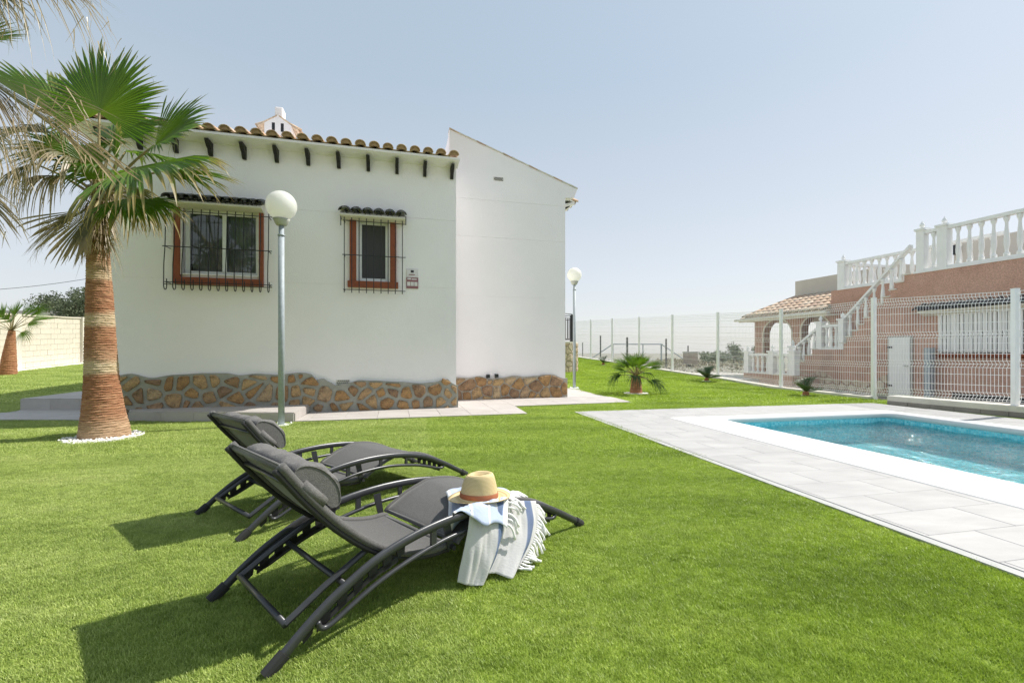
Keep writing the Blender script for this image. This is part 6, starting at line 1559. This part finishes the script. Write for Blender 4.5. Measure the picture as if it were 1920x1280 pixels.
# ------------------------------------------------------------------ towel
tw_o = LW(0.95, 0.1, 0.29); tw_ = thing('towel', 'white and pale blue striped tasselled towel draped over the foot of the nearer lounger', 'towel', tw_o)
def zsurf(s): return interp(RAIL, s)+0.0225
def ABIL(P00, P10, P11, P01, u, v): return tuple((P00[i]*(1-v)+P01[i]*v)*(1-u)+(P10[i]*(1-v)+P11[i]*v)*u for i in range(len(P00)))
def topsheet(u, v):                         # u left..right edge, v far..near
    s, c = ABIL((0.92, 0.33), (1.30, 0.245), (0.925, -0.088), (0.690, -0.012), u, v)
    c += 0.012*math.sin(u*9)*v; s += 0.010*math.sin(v*7)*(1-u)
    z = zsurf(s)+0.004+0.003*math.sin(u*23+v*5)+0.003*math.sin(v*19-u*7)
    if c > 0.02: k_ = min(1, (c-0.02)/0.05); z = z*(1-k_)+k_*(interp(LEGS, s)+0.013+0.003*math.sin(u*23+v*5)+0.003*math.sin(v*19-u*7))
    if c < -0.012: z -= (-c-0.012)*1.35
    z += 0.006*noise.noise(Vector((u*6, v*6, 3)))
    return LW(s, c, z)-tw_o
m = MB(); m.uv = []; nu, nv = 46, 40
m.grid(topsheet, nu, nv); m.uv = [(i/nu, j/nv) for i in range(nu+1) for j in range(nv+1)]; m.fix = False
o = m.build('towel_top', M['towel_blue'], tw_, smooth=True); s_ = o.modifiers.new('thick', 'SOLIDIFY'); s_.thickness = 0.003
def hang(u, v):                             # u left..right, v rail..bottom
    s, c, z = ABIL((0.775, -0.018, 0.0), (1.19, -0.018, 0.0), (0.960, -0.125, 1.0), (0.700, -0.045, 1.0), u, v)
    z = zsurf(0.775+0.415*u)-0.002+(0.022-zsurf(0.775+0.415*u)+0.0)*(v**0.92)
    s += 0.050*math.sin(math.pi*v)*u*u
    fold = 0.024*v**0.6*math.sin(u*12+0.6+v*1.4)+0.010*v*math.sin(u*27+v*3)+0.014*v**0.5*noise.noise(Vector((u*6, v*1.6, 1)))+0.008*noise.noise(Vector((u*22, v*3, 5)))*min(1, v*4)+0.012*math.exp(-((u-0.42)/0.07)**2)*v**0.4*-1.6
    c += fold-0.012*math.sin(math.pi*v)
    z += 0.012*v*math.sin(u*11+2)*v
    if v < 0.08: c += 0.012*(1-v/0.08)*0; 
    return LW(s, c, max(z, 0.012))-tw_o
m = MB(); nu, nv = 70, 44
m.grid(hang, nu, nv); m.uv = [(i/nu, j/nv) for i in range(nu+1) for j in range(nv+1)]; m.fix = False
o = m.build('towel_drape', M['towel'], tw_, smooth=True); s_ = o.modifiers.new('thick', 'SOLIDIFY'); s_.thickness = 0.003
rt_ = random.Random(2)
def tassel(p, out, L, down):
    P = [p]; v = out.normalized()
    for k in range(5):
        v = (v+Vector((rt_.uniform(-0.35, 0.35), rt_.uniform(-0.35, 0.35), -down*rt_.uniform(0.15, 0.5)))).normalized(); q = P[-1]+v*L/5
        if (q+tw_o).z < 0.02: q.z = 0.02-tw_o.z
        P.append(q)
    MB().tube(P, [0.0036, 0.0052, 0.0046, 0.0056, 0.0050, 0.0066], 6).build('tassel', M['rope'], tw_, smooth=True)
for k in range(26):
    v = 0.02+0.95*k/25; p = topsheet(1.0, v); tassel(p, dvec*1.0-cvec*(0.25+0.5*v)+Vector((0, 0, 0.15)), rt_.uniform(0.065, 0.10), 0.5+v*0.8)
for k in range(32):
    v = 0.05+0.95*k/31; p = hang(1.0, v); tassel(p, dvec*0.9-cvec*0.5+Vector((0, 0, -0.3)), rt_.uniform(0.06, 0.095), 1.2 if v < 0.8 else 0.35)

# ------------------------------------------------------------------ straw hat
hs, hc = 0.930, 0.098; hz0 = interp(LEGS, hs)+0.032
hat = thing('straw_hat', 'straw trilby hat with a rust ribbon resting on the towel', 'hat', LW(hs, hc, hz0), None, R(NA+125))
def hatpt(r, z, g, st):
    x, y = r*1.16*math.cos(g), r*math.sin(g)
    if st == 'brim':
        t = max(0, (r-0.075)/0.05); z += t*t*(0.006-0.006*math.cos(2*g))+0.012*t*t*max(0, -math.cos(g))-0.006*t*t*max(0, math.cos(g))
    if st == 'crown':
        h = z/0.122
        f = max(0, math.cos(g))**3; y *= 1-0.26*f*h*h; x -= 0.012*f*h*h
        z -= 0.022*h**4*(0.5+0.5*math.cos(g))*0.6; y *= 1-0.10*h*h; z += 0.006*h**4*abs(math.sin(g))
    return (x, y, z)
m = MB(); n = 48
rings = [(0.122, 0.0035, 'brim'), (0.1225, 0.006, 'brim'), (0.108, 0.004, 'brim'), (0.095, 0.004, 'brim'), (0.080, 0.006, 'brim'), (0.0745, 0.010, 'crown'), (0.0730, 0.03, 'crown'), (0.0695, 0.06, 'crown'), (0.0645, 0.086, 'crown'), (0.0605, 0.102, 'crown'), (0.0555, 0.112, 'crown'), (0.047, 0.1155, 'crown')]
for (r, z, st) in rings:
    for k in range(n): m.v.append(hatpt(r, z, 2*math.pi*k/n, st))
for (f_, dz) in ((0.84, 0.112), (0.62, 0.097), (0.38, 0.086), (0.15, 0.083)):
    for k in range(n):
        g = 2*math.pi*k/n; x, y, z = hatpt(0.047, 0.1155, g, 'crown'); m.v.append((x*f_, y*f_*(0.75 if f_ < 0.8 else 0.95), z-(0.1155-dz)))
K = len(rings)+4
for i in range(K-1):
    for k in range(n): a = i*n+k; b = i*n+(k+1) % n; m.f.append((a, b, b+n, a+n))
m.f.append(tuple((K-1)*n+k for k in range(n)))
o = m.build('hat_body', M['straw'], hat, smooth=True); s_ = o.modifiers.new('thick', 'SOLIDIFY'); s_.thickness = 0.002
m = MB()
for (r, z) in ((0.0765, 0.009), (0.0770, 0.012), (0.0755, 0.028), (0.0742, 0.030)):
    for k in range(n): m.v.append(hatpt(r, z+0.003*math.sin(2*math.pi*k/n), 2*math.pi*k/n, 'crown'))
for i in range(3):
    for k in range(n): a = i*n+k; b = i*n+(k+1) % n; m.f.append((a, b, b+n, a+n))
m.build('ribbon', M['hatband'], hat, smooth=True)
m = MB()
for s_g in (-1, 1): m.prism([(0, -0.004), (0.03, -0.010), (0.034, 0.008), (0, 0.006)], lambda x, z, q=s_g: (0.0+q*x, -0.0815, 0.021+z), lambda x, z, q=s_g: (0.0+q*x, -0.0775, 0.021+z))
m.build('bow', M['hatband'], hat)

# ================================================================== GRASS BLADES (artificial turf pile)
import numpy as np
rs_ = np.random.RandomState(1)
def tuft(n, r, hgt, wid, name):
    m = MB(); m.rad = []; m.tone = []; m.fix = False
    for i in range(n):
        a = rs_.uniform(0, 6.283); d = r*math.sqrt(rs_.rand()); x, y = d*math.cos(a), d*math.sin(a)
        g = rs_.uniform(0, 6.283); h = hgt*rs_.uniform(0.6, 1.15); ln = h*rs_.uniform(0.2, 1.1); dx, dy = math.cos(g), math.sin(g); sx_, sy_ = -dy*wid/2, dx*wid/2; st = len(m.v)
        tone = rs_.rand() if rs_.rand() < 0.9 else 1.0
        for t, w in ((0, 1.0), (0.5, 0.85), (1.0, 0.0)):
            bx_, by_, bz_ = x+dx*ln*t*t, y+dy*ln*t*t, h*t*(1-0.12*t)
            if w > 0: m.v += [(bx_-sx_*w, by_-sy_*w, bz_), (bx_+sx_*w, by_+sy_*w, bz_)]; m.rad += [t, t]; m.tone += [tone]*2
            else: m.v.append((bx_, by_, bz_)); m.rad.append(t); m.tone.append(tone)
        m.f += [(st, st+1, st+3, st+2), (st+2, st+3, st+4)]
    me = m.mesh(name, M['blade']); return bpy.data.objects.new(name, me)
BANNED = [PAV, LOW, WLK, PLT, [tuple(Pp(-1.63, -1.29)[:2]), tuple(Pp(4.6, -1.29)[:2]), tuple(Pp(5.0, 8)[:2]), tuple(Pp(-1.63, 8)[:2])]]
DISCS = [(PX+0.02, PY-0.04, 0.36), (2.84, 10.42, 0.27), (-3.0, 5.92, 0.12), (1.61, 11.75, 0.15)]
HOUSE = [tuple(Hp(-5.1, 0.0)[:2]), tuple(Hp(0.02, 0.0)[:2]), tuple(Hp(0.02, 1.2)[:2]), tuple(Hp(2.46, 1.2)[:2]), tuple(Hp(2.46, 9)[:2]), tuple(Hp(-5.1, 9)[:2])]
def scatter(name, tuftob, y0, y1, dens, smin, smax, seed):
    r = np.random.RandomState(seed); out = []
    area_ = 2.7*(y1*y1-y0*y0)/2+1.2*(y1-y0); n = int(area_*dens)
    for _ in range(n):
        y = math.sqrt(r.uniform(y0*y0, y1*y1)); x = r.uniform(-1, 1)*(1.28*y+0.6)
        if x > fx(y)-0.1 or x < wx(y)+0.3: continue
        if any(inpoly(x, y, P) for P in BANNED) or inpoly(x, y, HOUSE): continue
        if any((x-c[0])**2+(y-c[1])**2 < c[2]**2 for c in DISCS): continue
        out.append((x, y, zlawn(x, y)-0.001))
    me = bpy.data.meshes.new(name); me.from_pydata(out, [], []); o = bpy.data.objects.new(name, me); col.objects.link(o); o['kind'] = 'stuff'
    ng = bpy.data.node_groups.new(name, 'GeometryNodeTree')
    ng.interface.new_socket('Geometry', in_out='INPUT', socket_type='NodeSocketGeometry'); ng.interface.new_socket('Geometry', in_out='OUTPUT', socket_type='NodeSocketGeometry')
    gi, go = ng.nodes.new('NodeGroupInput'), ng.nodes.new('NodeGroupOutput'); ip = ng.nodes.new('GeometryNodeInstanceOnPoints'); oi = ng.nodes.new('GeometryNodeObjectInfo')
    oi.inputs['Object'].default_value = tuftob; oi.inputs['As Instance'].default_value = True
    rv = ng.nodes.new('FunctionNodeRandomValue'); rv.data_type = 'FLOAT_VECTOR'; rv.inputs[0].default_value = (-0.06, -0.06, 0); rv.inputs[1].default_value = (0.06, 0.06, 6.283)
    rf = ng.nodes.new('FunctionNodeRandomValue'); rf.data_type = 'FLOAT'
    fs = [s for s in rf.inputs if s.type == 'VALUE' and s.enabled]; fs[0].default_value = smin; fs[1].default_value = smax
    ng.links.new(gi.outputs[0], ip.inputs['Points']); ng.links.new(oi.outputs['Geometry'], ip.inputs['Instance'])
    ng.links.new([s for s in rv.outputs if s.enabled][0], ip.inputs['Rotation']); ng.links.new([s for s in rf.outputs if s.enabled][0], ip.inputs['Scale'])
    ng.links.new(ip.outputs[0], go.inputs[0])
    md = o.modifiers.new('scatter', 'NODES'); md.node_group = ng; return o
ta = tuft(200, 0.065, 0.015, 0.0020, 'tuft_fine'); tb = tuft(150, 0.14, 0.021, 0.0038, 'tuft_mid'); tc_ = tuft(120, 0.30, 0.025, 0.009, 'tuft_wide')
scatter('lawn_grass', ta, 0.75, 4.2, 720, 0.8, 1.15, 3)
scatter('lawn_grass', tb, 4.1, 8.5, 210, 0.8, 1.15, 4)
scatter('lawn_grass', tc_, 8.4, 26.0, 38, 0.8, 1.15, 5)
